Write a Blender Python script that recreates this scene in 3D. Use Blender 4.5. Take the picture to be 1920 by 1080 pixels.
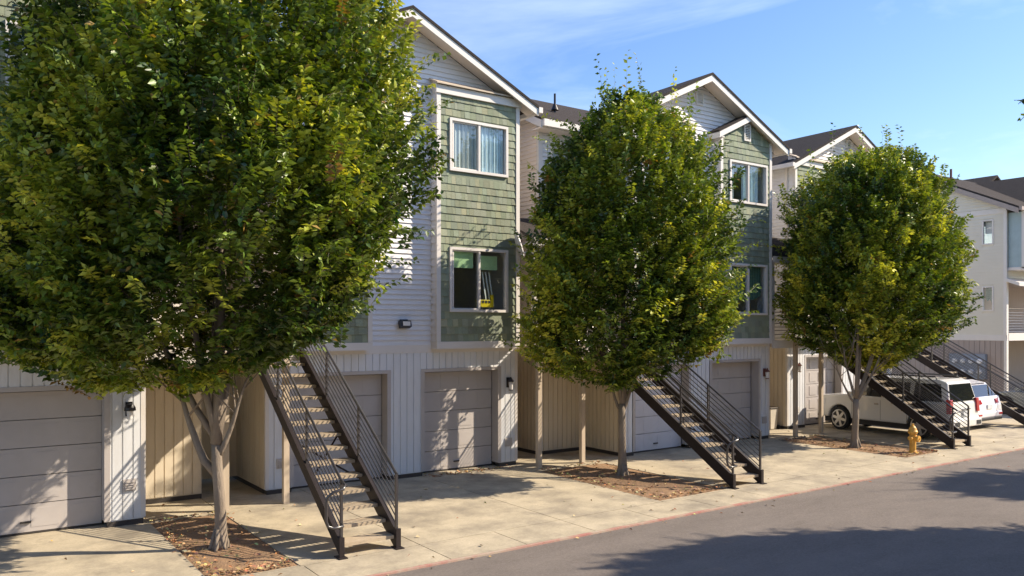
import bpy, math, random
import numpy as np
from mathutils import Vector
R = math.radians
S = bpy.context.scene
C = S.collection
for o in list(bpy.data.objects): bpy.data.objects.remove(o)

# ------------------------------------------------------------ camera, sky, sun
CAMH, YAW, FPX = 3.06, 35.2, 1500.0
cd = bpy.data.cameras.new("camera"); cam = bpy.data.objects.new("camera", cd); C.objects.link(cam)
cam.location = (0, 0, CAMH); cam.rotation_euler = (R(90), 0, R(-YAW))
cd.sensor_width = 36; cd.lens = FPX / 1920 * 36; cd.shift_y = 72 / 1920
cd.clip_start = .1; cd.clip_end = 2000
S.camera = cam
S.render.resolution_x, S.render.resolution_y = 1024, 576

SUN = Vector((1.2, -.68, 1.0)).normalized()
w = bpy.data.worlds.new("World"); S.world = w; w.use_nodes = True
nt = w.node_tree; bg = nt.nodes["Background"]
sky = nt.nodes.new("ShaderNodeTexSky"); sky.sky_type = 'NISHITA'; sky.sun_disc = False
sky.sun_elevation = math.asin(SUN.z); sky.sun_rotation = math.atan2(SUN.x, SUN.y)
sky.ozone_density = 4.5; sky.air_density = 1.25; sky.dust_density = .5
# thin high cloud, a property of the sky by direction
tc = nt.nodes.new("ShaderNodeTexCoord"); mp = nt.nodes.new("ShaderNodeMapping")
mp.inputs['Location'].default_value = (.2, 1.35, .6); mp.inputs['Rotation'].default_value = (0, R(22), R(20)); mp.inputs['Scale'].default_value = (1.0, 1.2, 4.6)
n1 = nt.nodes.new("ShaderNodeTexNoise"); n1.inputs['Scale'].default_value = 2.3; n1.inputs['Detail'].default_value = 9; n1.inputs['Roughness'].default_value = .58
n1.inputs['Distortion'].default_value = .5
cr = nt.nodes.new("ShaderNodeValToRGB"); cr.color_ramp.elements[0].position = .46; cr.color_ramp.elements[1].position = .80
cr.color_ramp.elements[1].color = (.36, .36, .36, 1)
mx = nt.nodes.new("ShaderNodeMixRGB"); mx.inputs[2].default_value = (6.6, 7.4, 8.4, 1)
nt.links.new(tc.outputs['Generated'], mp.inputs[0]); nt.links.new(mp.outputs[0], n1.inputs[0]); nt.links.new(n1.outputs[0], cr.inputs[0])
hs = nt.nodes.new("ShaderNodeHueSaturation"); hs.inputs['Saturation'].default_value = 1.12; hs.inputs['Hue'].default_value = .512
nt.links.new(sky.outputs[0], hs.inputs['Color'])
nt.links.new(cr.outputs[0], mx.inputs[0]); nt.links.new(hs.outputs[0], mx.inputs[1])
nt.links.new(mx.outputs[0], bg.inputs[0]); bg.inputs[1].default_value = .125

ld = bpy.data.lights.new("sun", 'SUN'); sun = bpy.data.objects.new("sun", ld); C.objects.link(sun)
ld.energy = 4.9; ld.angle = R(.5); ld.color = (1, .87, .69)
sun.rotation_euler = (-SUN).to_track_quat('-Z', 'Y').to_euler(); sun.location = (10, -10, 20)

S.view_settings.view_transform = 'Standard'; S.view_settings.look = 'None'
S.view_settings.exposure = .80; S.view_settings.gamma = 1; S.view_settings.use_curve_mapping = False
S.render.engine = 'CYCLES'
S.cycles.max_bounces = 8; S.cycles.transparent_max_bounces = 16

# ------------------------------------------------------------ materials
def newmat(name):
    m = bpy.data.materials.new(name); m.use_nodes = True
    return m, m.node_tree, m.node_tree.nodes["Principled BSDF"]
def mat(name, col, rough=.7, var=.12, scale=3.0, bump=0, bscale=60, metal=0, tint=False, stain=None, stscale=.8, stretch=(1, 1, 1), spec=.5, coat=0, fine=0, sramp=(.48, .72)):
    m, t, b = newmat(name)
    b.inputs['Roughness'].default_value = rough; b.inputs['Metallic'].default_value = metal
    b.inputs['Specular IOR Level'].default_value = spec; b.inputs['Coat Weight'].default_value = coat
    g = t.nodes.new("ShaderNodeTexCoord"); mpn = t.nodes.new("ShaderNodeMapping"); mpn.inputs['Scale'].default_value = stretch
    t.links.new(g.outputs['Object'], mpn.inputs[0])
    n = t.nodes.new("ShaderNodeTexNoise"); n.inputs['Scale'].default_value = scale; n.inputs['Detail'].default_value = 6
    n.inputs['Roughness'].default_value = .65
    t.links.new(mpn.outputs[0], n.inputs[0])
    r = t.nodes.new("ShaderNodeMapRange"); r.inputs[1].default_value = .25; r.inputs[2].default_value = .75
    r.inputs[3].default_value = 1 - var; r.inputs[4].default_value = 1 + var
    t.links.new(n.outputs[0], r.inputs[0])
    v = t.nodes.new("ShaderNodeVectorMath"); v.operation = 'SCALE'; v.inputs[0].default_value = col[:3]
    t.links.new(r.outputs[0], v.inputs['Scale'])
    out = v.outputs[0]
    if fine:
        n4 = t.nodes.new("ShaderNodeTexNoise"); n4.inputs['Scale'].default_value = 28; n4.inputs['Detail'].default_value = 10; n4.inputs['Roughness'].default_value = .85
        t.links.new(g.outputs['Object'], n4.inputs[0]); r4 = t.nodes.new("ShaderNodeMapRange"); r4.inputs[1].default_value = .35; r4.inputs[2].default_value = .65; r4.inputs[3].default_value = 1 - fine; r4.inputs[4].default_value = 1 + fine
        t.links.new(n4.outputs[0], r4.inputs[0]); v4 = t.nodes.new("ShaderNodeVectorMath"); v4.operation = 'SCALE'; t.links.new(out, v4.inputs[0]); t.links.new(r4.outputs[0], v4.inputs['Scale']); out = v4.outputs[0]
    if tint:
        a = t.nodes.new("ShaderNodeAttribute"); a.attribute_name = 'tint'
        q = t.nodes.new("ShaderNodeVectorMath"); q.operation = 'MULTIPLY'
        t.links.new(out, q.inputs[0]); t.links.new(a.outputs['Color'], q.inputs[1]); out = q.outputs[0]
    if stain:
        n2 = t.nodes.new("ShaderNodeTexNoise"); n2.inputs['Scale'].default_value = stscale; n2.inputs['Detail'].default_value = 8
        n2.inputs['Roughness'].default_value = .7
        t.links.new(mpn.outputs[0], n2.inputs[0])
        c2 = t.nodes.new("ShaderNodeValToRGB"); c2.color_ramp.elements[0].position = sramp[0]; c2.color_ramp.elements[1].position = sramp[1]
        t.links.new(n2.outputs[0], c2.inputs[0])
        x = t.nodes.new("ShaderNodeMixRGB"); x.inputs[2].default_value = (*stain[:3], 1)
        k = t.nodes.new("ShaderNodeMath"); k.operation = 'MULTIPLY'; k.inputs[1].default_value = stain[3]
        t.links.new(c2.outputs[0], k.inputs[0]); t.links.new(k.outputs[0], x.inputs[0]); t.links.new(out, x.inputs[1]); out = x.outputs[0]
    t.links.new(out, b.inputs['Base Color'])
    if bump:
        n3 = t.nodes.new("ShaderNodeTexNoise"); n3.inputs['Scale'].default_value = bscale; n3.inputs['Detail'].default_value = 4
        t.links.new(mpn.outputs[0], n3.inputs[0])
        bp = t.nodes.new("ShaderNodeBump"); bp.inputs['Strength'].default_value = bump; bp.inputs['Distance'].default_value = .02
        t.links.new(n3.outputs[0], bp.inputs['Height']); t.links.new(bp.outputs[0], b.inputs['Normal'])
    return m
M = {}
M['siding'] = mat('cream_lap_siding', (.71, .695, .69), .6, .05, 2, stain=(.42, .36, .30, .25), stscale=.9)
M['board'] = mat('cream_board_siding', (.67, .68, .695), .7, .05, 2, stain=(.40, .36, .30, .3), stscale=1.1, stretch=(3, 3, .6))
M['bounceboard'] = mat('bounce_tan_board_siding', (.68, .59, .45), .75, .06, 2, stain=(.30, .23, .15, .35), stscale=1.0, stretch=(3, 3, .6))  # tan holds the warm bounce light on cream boards in the recesses
M['bouncesiding'] = mat('bounce_tan_lap_siding', (.76, .66, .58), .7, .06, 2)  # warm bounce light put into the colour of the cream laps
M['trim'] = mat('white_painted_trim', (.68, .64, .595), .5, .05, 4, stain=(.45, .40, .34, .2), stscale=2)
M['shingle'] = mat('sage_green_shingle', (.235, .268, .188), .85, .16, 9, tint=True, stretch=(14, 14, 1.2), bump=.25, bscale=30)
M['roof'] = mat('asphalt_roof_shingle', (.052, .044, .040), 1.0, .3, 14, bump=.8, bscale=40, stretch=(1, 1, 3), spec=.15)
M['garage'] = mat('grey_garage_door_paint', (.46, .42, .395), .5, .05, 2, stain=(.34, .30, .27, .3), stscale=1.5)
M['garage_white'] = mat('white_garage_door_paint', (.62, .60, .62), .5, .05, 2, stain=(.44, .41, .38, .3), stscale=1.5)
M['rubber'] = mat('dark_base_flashing', (.05, .042, .038), .8)
M['concrete'] = mat('driveway_concrete', (.46, .39, .275), .9, .2, 1.8, bump=.3, bscale=90, stain=(.235, .20, .15, .85), stscale=1.1, fine=.16, sramp=(.44, .66))
M['asphalt'] = mat('road_asphalt', (.165, .138, .118), .9, .16, 2.2, bump=.5, bscale=160, stain=(.21, .18, .155, .6), stscale=.5, stretch=(.35, 1, 1), fine=.30)
M['groove'] = mat('joint_dirt', (.12, .095, .07), 1)
M['ground'] = mat('far_ground', (.20, .18, .14), 1)
M['soil'] = mat('mulch_soil', (.29, .175, .095), 1, .4, 18, bump=1, bscale=50, stain=(.27, .19, .12, .6), stscale=5)
M['steel'] = mat('dark_painted_steel', (.024, .018, .018), .5, .15, 8, spec=.3)
M['rail'] = mat('weathered_black_rail', (.045, .04, .04), .3, .2, 8, spec=.9)
M['tread'] = mat('weathered_wood_tread', (.44, .35, .24), .85, .2, 5, stretch=(1, 10, 1), bump=.3)
M['post'] = mat('pale_wood_post', (.50, .41, .31), .8, .12, 4, stretch=(4, 4, .5))
M['bark'] = mat('grey_brown_bark', (.235, .19, .145), .95, .25, 6, bump=.9, bscale=22, stretch=(1, 1, .35), stain=(.13, .10, .075, .7), stscale=4)
M['dark'] = mat('dark_interior', (.05, .045, .045), .9)
M['inner'] = mat('plaster_interior', (.45, .41, .37), .9)
M['lampblack'] = mat('black_lamp_metal', (.02, .016, .014), .4)
M['lampred'] = mat('rusty_lamp_metal', (.16, .05, .035), .6)
M['hyd'] = mat('yellow_hydrant_paint', (.66, .36, .06), .5, .2, 12, stain=(.35, .13, .03, .5), stscale=9)
M['white_car'] = mat('white_car_paint', (.78, .76, .72), .25, .02, 3, coat=.8)
M['white_car2'] = mat('pearl_white_car_paint', (.82, .80, .84), .2, .02, 3, coat=.8)
M['silver_car'] = mat('silver_green_car_paint', (.38, .42, .42), .3, .03, 3, coat=.8, metal=.5)
M['tyre'] = mat('tyre_rubber', (.018, .018, .018), .8)
M['alloy'] = mat('alloy_wheel', (.62, .60, .57), .3, .05, 4, metal=.7)
M['blackplastic'] = mat('black_car_plastic', (.025, .025, .027), .5)
M['redlens'] = mat('red_lamp_lens', (.42, .012, .015), .15, .1, 10, coat=.8)
M['clearlens'] = mat('clear_lamp_lens', (.70, .68, .66), .15, .1, 10, coat=.8)
M['plate'] = mat('licence_plate', (.66, .68, .70), .4)
M['chrome'] = mat('chrome', (.75, .75, .75), .12, .02, 3, metal=1)
M['bin'] = mat('cream_bin_plastic', (.62, .56, .47), .5)
M['bindark'] = mat('dark_bin_side', (.10, .085, .07), .6)
M['meter'] = mat('grey_blue_meter_box', (.22, .26, .32), .5, .1, 4)
M['meterglass'] = mat('meter_face', (.75, .76, .78), .25)
M['ytoy'] = mat('yellow_plastic', (.80, .62, .02), .4)
M['dish'] = mat('pale_grey_dish', (.62, .62, .66), .4)
M['ventw'] = mat('louvre_white', (.70, .67, .62), .5)
M['teal'] = mat('pale_teal_siding', (.34, .44, .46), .7)
M['greysiding'] = mat('grey_beige_lap_siding', (.68, .635, .53), .65, .04, 2)
M['taupe'] = mat('taupe_board_siding', (.36, .30, .265), .75, .06, 2, stretch=(3, 3, .6))

def glassmat():
    m = bpy.data.materials.new('window_glass'); m.use_nodes = True; t = m.node_tree; t.nodes.clear()
    o = t.nodes.new("ShaderNodeOutputMaterial"); tr = t.nodes.new("ShaderNodeBsdfTransparent"); tr.inputs[0].default_value = (.88, .93, .94, 1)
    gl = t.nodes.new("ShaderNodeBsdfGlossy"); gl.inputs[0].default_value = (.95, .97, 1, 1); gl.inputs[1].default_value = .015
    lw = t.nodes.new("ShaderNodeLayerWeight"); lw.inputs[0].default_value = .5
    pw = t.nodes.new("ShaderNodeMath"); pw.operation = 'POWER'; pw.inputs[1].default_value = 2.5; t.links.new(lw.outputs['Facing'], pw.inputs[0])
    f = t.nodes.new("ShaderNodeMapRange"); f.inputs[3].default_value = .10; f.inputs[4].default_value = .95; t.links.new(pw.outputs[0], f.inputs[0])
    n = t.nodes.new("ShaderNodeTexNoise"); n.inputs['Scale'].default_value = 1.6
    g = t.nodes.new("ShaderNodeTexCoord"); t.links.new(g.outputs['Object'], n.inputs[0])
    b = t.nodes.new("ShaderNodeBump"); b.inputs['Strength'].default_value = .05; b.inputs['Distance'].default_value = .05
    t.links.new(n.outputs[0], b.inputs['Height']); t.links.new(b.outputs[0], gl.inputs['Normal'])
    x = t.nodes.new("ShaderNodeMixShader"); t.links.new(f.outputs[0], x.inputs[0]); t.links.new(tr.outputs[0], x.inputs[1]); t.links.new(gl.outputs[0], x.inputs[2])
    t.links.new(x.outputs[0], o.inputs[0]); return m
M['glass'] = glassmat()
m, t, b = newmat('tinted_car_glass'); b.inputs['Base Color'].default_value = (.012, .014, .016, 1); b.inputs['Roughness'].default_value = .03; b.inputs['Specular IOR Level'].default_value = 1.0
M['carglass'] = m
def cloth(name, col, sc, axis=0, dark=.6):
    m, t, b = newmat(name); b.inputs['Roughness'].default_value = .9
    g = t.nodes.new("ShaderNodeTexCoord"); wv = t.nodes.new("ShaderNodeTexWave"); wv.inputs['Scale'].default_value = sc
    wv.bands_direction = ('X', 'Y', 'Z')[axis]; wv.inputs['Distortion'].default_value = 1.5 if axis == 0 else 0
    t.links.new(g.outputs['Object'], wv.inputs[0])
    x = t.nodes.new("ShaderNodeMixRGB"); x.inputs[1].default_value = (*[c * dark for c in col], 1); x.inputs[2].default_value = (*col, 1)
    t.links.new(wv.outputs[0], x.inputs[0]); t.links.new(x.outputs[0], b.inputs['Base Color']); return m
M['curtain_blue'] = cloth('pale_blue_curtain', (.72, .88, .93), 5)
M['curtain_grey'] = cloth('grey_patterned_curtain', (.66, .70, .64), 4)
M['blind_green'] = cloth('green_blind', (.58, .82, .42), 12, 2, .85)
M['blind_dark'] = cloth('dark_green_drape', (.10, .22, .17), 3)
M['blind_white'] = cloth('white_slat_blind', (.74, .74, .72), 10, 2, .8)
M['strip'] = mat('white_fabric_strip', (.75, .80, .76), .8)
def leafmat():
    m = bpy.data.materials.new('tree_leaf'); m.use_nodes = True; t = m.node_tree; t.nodes.clear()
    o = t.nodes.new("ShaderNodeOutputMaterial"); a = t.nodes.new("ShaderNodeAttribute"); a.attribute_name = 'tint'
    d = t.nodes.new("ShaderNodeBsdfPrincipled"); d.inputs['Roughness'].default_value = .42; d.inputs['Specular IOR Level'].default_value = .5
    tl = t.nodes.new("ShaderNodeBsdfTranslucent"); mul = t.nodes.new("ShaderNodeVectorMath"); mul.operation = 'MULTIPLY'; mul.inputs[1].default_value = (1.5, 1.45, .5)
    x = t.nodes.new("ShaderNodeMixShader"); x.inputs[0].default_value = .20
    t.links.new(a.outputs['Color'], d.inputs['Base Color']); t.links.new(a.outputs['Color'], mul.inputs[0]); t.links.new(mul.outputs[0], tl.inputs[0])
    t.links.new(d.outputs[0], x.inputs[1]); t.links.new(tl.outputs[0], x.inputs[2]); t.links.new(x.outputs[0], o.inputs[0]); return m
M['leaf'] = leafmat()
m, t, b = newmat('dry_leaf'); a = t.nodes.new("ShaderNodeAttribute"); a.attribute_name = 'tint'; t.links.new(a.outputs['Color'], b.inputs['Base Color']); b.inputs['Roughness'].default_value = .8
M['dry'] = m
# red kerb paint, worn
m, t, b = newmat('worn_red_kerb_paint'); b.inputs['Roughness'].default_value = .8
g = t.nodes.new("ShaderNodeTexCoord"); n = t.nodes.new("ShaderNodeTexNoise"); n.inputs['Scale'].default_value = 2.5; n.inputs['Detail'].default_value = 8; n.inputs['Roughness'].default_value = .75
t.links.new(g.outputs['Object'], n.inputs[0]); c = t.nodes.new("ShaderNodeValToRGB"); c.color_ramp.elements[0].position = .40; c.color_ramp.elements[0].color = (.40, .17, .14, 1)
c.color_ramp.elements[1].position = .60; c.color_ramp.elements[1].color = (.42, .33, .25, 1); t.links.new(n.outputs[0], c.inputs[0]); t.links.new(c.outputs[0], b.inputs['Base Color'])
M['redkerb'] = m

# ------------------------------------------------------------ mesh builder
class MB:
    def __init__(s): s.v = []; s.f = []; s.t = []; s.cur = None
    def face(s, pts, tint=None):
        i = len(s.v); s.v += [tuple(p) for p in pts]; s.f.append(tuple(range(i, i + len(pts))))
        s.t += [tint or (1, 1, 1)] * len(pts)
    def hexa(s, p):   # 8 pts: bottom 0-3 ccw, top 4-7
        i = len(s.v); s.v += [tuple(q) for q in p]; s.t += [(1, 1, 1)] * 8
        s.f += [(i+3, i+2, i+1, i), (i+4, i+5, i+6, i+7), (i, i+1, i+5, i+4), (i+1, i+2, i+6, i+5), (i+2, i+3, i+7, i+6), (i+3, i, i+4, i+7)]
        return s
    def box(s, x0, x1, y0, y1, z0, z1):
        return s.hexa([(x0, y0, z0), (x1, y0, z0), (x1, y1, z0), (x0, y1, z0), (x0, y0, z1), (x1, y0, z1), (x1, y1, z1), (x0, y1, z1)])
    def prism(s, poly, axis, a, b):   # poly in the other two coordinates, extruded along axis from a to b
        def P(u, v, w):
            return {0: (w, u, v), 1: (u, w, v), 2: (u, v, w)}[axis]
        n = len(poly); i = len(s.v)
        s.v += [P(u, v, a) for u, v in poly] + [P(u, v, b) for u, v in poly]; s.t += [(1, 1, 1)] * (2 * n)
        s.f.append(tuple(range(i, i + n))); s.f.append(tuple(range(i + 2 * n - 1, i + n - 1, -1)))
        for k in range(n):
            k2 = (k + 1) % n; s.f.append((i + k2, i + k, i + n + k, i + n + k2))
        return s
    def beam(s, a, b, w, h, up=(0, 0, 1)):
        a = Vector(a); b = Vector(b); d = (b - a).normalized(); sd = d.cross(Vector(up)).normalized(); u = sd.cross(d)
        sd *= w / 2; u *= h / 2
        return s.hexa([a - sd - u, a + sd - u, b + sd - u, b - sd - u, a - sd + u, a + sd + u, b + sd + u, b - sd + u])
    def tube(s, pts, rads, n=8, cap=True):
        pts = [Vector(p) for p in pts]
        if not hasattr(rads, '__len__'): rads = [rads] * len(pts)
        i0 = len(s.v); ref = None
        for k, p in enumerate(pts):
            d = (pts[min(k + 1, len(pts) - 1)] - pts[max(k - 1, 0)]).normalized()
            if ref is None: ref = d.orthogonal().normalized()
            ref = (ref - d * ref.dot(d)).normalized(); q = d.cross(ref)
            for j in range(n):
                an = 2 * math.pi * j / n
                s.v.append(tuple(p + (ref * math.cos(an) + q * math.sin(an)) * rads[k])); s.t.append((1, 1, 1))
        for k in range(len(pts) - 1):
            for j in range(n):
                a = i0 + k * n + j; b = i0 + k * n + (j + 1) % n
                s.f.append((a, b, b + n, a + n))
        if cap:
            s.f.append(tuple(i0 + j for j in range(n - 1, -1, -1))); e = i0 + (len(pts) - 1) * n
            s.f.append(tuple(e + j for j in range(n)))
        return s
    def lathe(s, prof, c, axis=2, n=20):   # prof: (r, h)
        pts = []
        i0 = len(s.v)
        for r, h in prof:
            for j in range(n):
                a = 2 * math.pi * j / n; u, v = r * math.cos(a), r * math.sin(a)
                p = {2: (u, v, h), 0: (h, u, v), 1: (v, h, u)}[axis]
                s.v.append((c[0] + p[0], c[1] + p[1], c[2] + p[2])); s.t.append((1, 1, 1))
        for k in range(len(prof) - 1):
            for j in range(n):
                a = i0 + k * n + j; b = i0 + k * n + (j + 1) % n
                s.f.append((a, b, b + n, a + n))
        s.f.append(tuple(i0 + j for j in range(n - 1, -1, -1))); e = i0 + (len(prof) - 1) * n
        s.f.append(tuple(e + j for j in range(n)))
        return s
    def build(s, name, m, parent=None, smooth=False, bevel=0, tint=False, off=None):
        me = bpy.data.meshes.new(name); v = s.v
        if off: v = [(x - off[0], y - off[1], z - off[2]) for x, y, z in v]
        me.from_pydata(v, [], s.f); me.materials.append(m)
        if tint:
            at = me.color_attributes.new('tint', 'FLOAT_COLOR', 'POINT')
            at.data.foreach_set('color', np.array([(a, b, c, 1) for a, b, c in s.t], dtype=np.float32).ravel())
        if smooth: me.polygons.foreach_set('use_smooth', [True] * len(me.polygons))
        me.update(); o = bpy.data.objects.new(name, me); C.objects.link(o)
        if parent: o.parent = parent
        if bevel:
            bv = o.modifiers.new('bevel', 'BEVEL'); bv.width = bevel; bv.segments = 2; bv.limit_method = 'ANGLE'; bv.angle_limit = R(35)
        return o
def tag(o, label=None, cat=None, group=None, kind=None):
    if label: o['label'] = label
    if cat: o['category'] = cat
    if group: o['group'] = group
    if kind: o['kind'] = kind
    return o
def thing(name, loc, label, cat, group=None):
    o = bpy.data.objects.new(name, None); C.objects.link(o); o.location = loc; o.empty_display_size = .3
    return tag(o, label, cat, group)
def struct(name, mb, m, **k):
    o = mb.build(name, m, **k); o['kind'] = 'structure'; return o
class Th:    # a thing whose parts are built in world coordinates
    def __init__(s, name, loc, label, cat, group=None): s.o = thing(name, loc, label, cat, group); s.l = loc
    def part(s, name, mb, m, **k): return mb.build(name, m, s.o, off=s.l, **k)
    def sub(s, par, name, mb, m, **k): return mb.build(name, m, par, off=s.l, **k)

# ------------------------------------------------------------ ground
rnd = random.Random(5)
mb = MB(); mb.box(-300, 300, -250, 350, -.40, -.20); struct('ground', mb, M['ground'])
mb = MB(); mb.box(-60, 120, 3.0, 9.0, -.2, -.025); struct('road', mb, M['asphalt'])
mb = MB(); mb.box(-60, 120, -3.2, 3.0, -.2, 0); struct('opposite_sidewalk', mb, M['concrete'])
mb = MB(); mb.box(-60, 120, 9.062, 40, -.2, -.02); struct('driveway_base', mb, M['groove'])
mb = MB(); mb.box(-60, 120, 9.0, 9.058, -.2, -.002); struct('red_kerb', mb, M['redkerb'])
BEDS = [(2.58, 3.68, 9.95, 13.45), (10.22, 12.02, 9.98, 13.55), (18.25, 19.75, 9.95, 13.35)]
mb = MB()
xs = [-20, -8.6, -7.2, -5.8, -4.6, -3.2, -1.9, -.5, .9, 2.4, 3.72, 5.41, 6.65, 7.92, 9.26, 10.7, 12.06, 13.5, 14.9, 16.3, 17.7, 19.1, 20.6, 22, 23.5, 25, 26.5, 28, 29.5, 31, 33, 36, 40, 60, 110]
for a, b in zip(xs, xs[1:]): mb.box(a + .007, b - .007, 9.064, 9.893, -.1, 0)
gx = [-20, -8.6, -5.4, -2.6, -.2, 2.58, 3.68, 5.41, 7.92, 10.22, 12.02, 14.2, 16.3, 18.25, 19.75, 21.8, 24, 26.6, 29.5, 33, 40, 60, 110]
gy = [9.905, 13.45, 17.2, 24, 40]
for a, b in zip(gx, gx[1:]):
    for c0, c1 in zip(gy, gy[1:]):
        if c0 < 10:
            bed = [q for q in BEDS if abs(q[0] - a) < .02]
            if bed:
                if bed[0][3] < c1 - .3: mb.box(a + .007, b - .007, bed[0][3], c1 - .007, -.1, 0)
                mb.box(a + .007, b - .007, c0 + .007, bed[0][2], -.1, 0)
                continue
        mb.box(a + .007, b - .007, c0 + .007, c1 - .007, -.1, 0)
struct('driveway', mb, M['concrete'])

def nz(x, y, s=0):
    return (math.sin(x * 1.7 + s) * math.cos(y * 2.3 + s * 1.3) + .5 * math.sin(x * 4.1 - y * 3.7 + s * 2.1) + .3 * math.sin(x * 9.3 + y * 7.9 + s)) / 1.8
for bi, (x0, x1, y0, y1) in enumerate(BEDS):
    mb = MB(); n = 26; k = 60; idx = len(mb.v)
    for j in range(k + 1):
        for i in range(n + 1):
            u, v = i / n, j / k; e = min(u, 1 - u, v * 3, (1 - v) * 3) * 2
            x, y = x0 + (x1 - x0) * u, y0 + (y1 - y0) * v
            mb.v.append((x, y, -.012 + min(1, e * 2) * (.035 + .022 * nz(x * 2, y * 2, bi)))); mb.t.append((1, 1, 1))
    for j in range(k):
        for i in range(n):
            a = j * (n + 1) + i; mb.f.append((a, a + 1, a + n + 2, a + n + 1))
    struct('planting_bed', mb, M['soil'], smooth=True)
mb = MB(); mb.box(19.76, 19.80, 9.98, 13.4, -.02, .045); tag(mb.build('bed_edging', M['concrete']), 'thin pale edging strip beside the soil bed with the yellow hydrant', 'edging')

# fallen leaves: nobody could count them
mb = MB(); lr = random.Random(11)
LC = [(.46, .23, .09), (.50, .30, .12), (.33, .16, .07), (.52, .38, .20), (.25, .14, .08), (.50, .42, .20)]
def drop(x, y, z=.01, sc=1):
    a = lr.uniform(0, 6.28); L = lr.uniform(.024, .05) * sc; W = L * .32; dz = lr.uniform(0, .02)
    ca, sa = math.cos(a), math.sin(a); c = lr.choice(LC); c = tuple(q * lr.uniform(.7, 1.15) for q in c)
    P = [(-L, 0, 0), (0, -W, dz + .012), (L, 0, dz), (0, W, .006)]
    mb.face([(x + p[0] * ca - p[1] * sa, y + p[0] * sa + p[1] * ca, z + p[2]) for p in P], c)
for bi, (x0, x1, y0, y1) in enumerate(BEDS):
    for _ in range(430):
        if lr.random() < .6:
            s_ = lr.random(); q = abs(lr.gauss(0, .10)); e = lr.random()
            x, y = (x0 + q, y0 + (y1 - y0) * s_) if e < .45 else ((x0 + (x1 - x0) * s_, y0 + q) if e < .8 else (x0 + (x1 - x0) * s_, y1 - q))
        else: x, y = lr.uniform(x0, x1), lr.uniform(y0, y1)
        drop(x, y, .035)
    for _ in range(35): drop(lr.gauss((x0 + x1) / 2, 1.1), lr.gauss((y0 + y1) / 2 - .5, 1.6), .006)
for _ in range(110): drop(lr.uniform(-3, 28), lr.uniform(9.1, 14), .006, .9)
for _ in range(90): drop(lr.uniform(-3, 28), 9.02 - abs(lr.gauss(0, .12)), -.02, .8)
for _ in range(120): drop(lr.gauss(8.9, .5), lr.gauss(14.3, .12), .006)
tag(mb.build('fallen_leaves', M['dry'], tint=True), 'dry orange and brown leaves scattered over the soil beds and concrete', 'fallen leaves', kind='stuff')

# ------------------------------------------------------------ wall helpers
def mapper(plane):
    ax, val, sg = plane
    if ax == 'Y': return lambda u, z, o: (u, val + sg * o, z)
    return lambda u, z, o: (val + sg * o, u, z)
def cutu(u0, u1, z0, z1, holes):
    iv = [(u0, u1)]
    for a, b, c, d in holes:
        if z1 > c + 1e-4 and z0 < d - 1e-4:
            nv = []
            for p, q in iv:
                if b <= p or a >= q: nv.append((p, q)); continue
                if a > p: nv.append((p, a))
                if b < q: nv.append((b, q))
            iv = nv
    return iv
def pbox(mb, P, u0, u1, z0, z1, o0, o1):
    p = [P(u0, z0, o0), P(u1, z0, o0), P(u1, z0, o1), P(u0, z0, o1), P(u0, z1, o0), P(u1, z1, o0), P(u1, z1, o1), P(u0, z1, o1)]
    mb.hexa(p)
def backing(mb, plane, u0, u1, z0, z1, holes=(), th=.12, gable=None):
    P = mapper(plane)
    zs = sorted({z0, z1} | {z for h in holes for z in h[2:4] if z0 < z < z1})
    for a, b in zip(zs, zs[1:]):
        for p, q in cutu(u0, u1, a, b, holes): pbox(mb, P, p, q, a, b, -th, 0)
    if gable:
        uc, zp = gable; zo = z1
        pts = [(u0, zo), (u1, zo), (uc, zp)]
        F = [P(u, z, 0) for u, z in pts]; B = [P(u, z, -th) for u, z in pts]
        mb.face(F); mb.face(B[::-1])
        for k in range(3): mb.face([F[k], F[(k + 1) % 3], B[(k + 1) % 3], B[k]])
def lap(mb, plane, u0, u1, z0, z1, holes=(), step=.103, lip=.03, gable=None, rakes=None):
    # rakes(z) -> (ul, ur)
    P = mapper(plane); z = z0
    def rng(zz):
        if gable and zz > z1:
            uc, zp = gable; f = max(0, (zp - zz) / (zp - z1)); return uc - (uc - u0) * f, uc + (u1 - uc) * f
        return u0, u1
    top = gable[1] if gable else z1
    while z < top - .02:
        zt = min(z + step, top); a0, a1 = rng(z); b0, b1 = rng(zt)
        for p, q in cutu(a0, a1, z, zt, holes):
            tp, tq = max(p, b0) if p <= a0 + 1e-6 else p, min(q, b1) if q >= a1 - 1e-6 else q
            if tq - tp < .01: tp = tq = (tp + tq) / 2 if tq > tp else max(min((p + q) / 2, b1), b0)
            pts = [P(p, z, lip), P(q, z, lip), P(tq, zt, .003), P(tp, zt, .003)]
            mb.face(pts); mb.face([P(p, z, 0), P(q, z, 0), P(q, z, lip), P(p, z, lip)])
        z = zt
def boards(mb, plane, u0, u1, z0, z1, holes=(), w=.15, gap=.019, out=.016):
    P = mapper(plane); n = max(1, round((u1 - u0) / w)); w = (u1 - u0) / n
    for k in range(n):
        a, b = u0 + k * w, u0 + (k + 1) * w - gap
        iv = [(z0, z1)]
        for ha, hb, hc, hd in holes:
            if b > ha and a < hb:
                if a < ha < b: b2 = ha
                nv = []
                for p, q in iv:
                    if hd <= p or hc >= q: nv.append((p, q)); continue
                    if hc > p: nv.append((p, hc))
                    if hd < q: nv.append((hd, q))
                # split strip partly covered
                if a < ha - .01:
                    pbox(mb, P, a, ha, max(z0, hc), min(z1, hd), .0, out)
                if b > hb + .01:
                    pbox(mb, P, hb, b, max(z0, hc), min(z1, hd), .0, out)
                iv = nv
        for p, q in iv: pbox(mb, P, a, b, p, q, .0, out)
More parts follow.
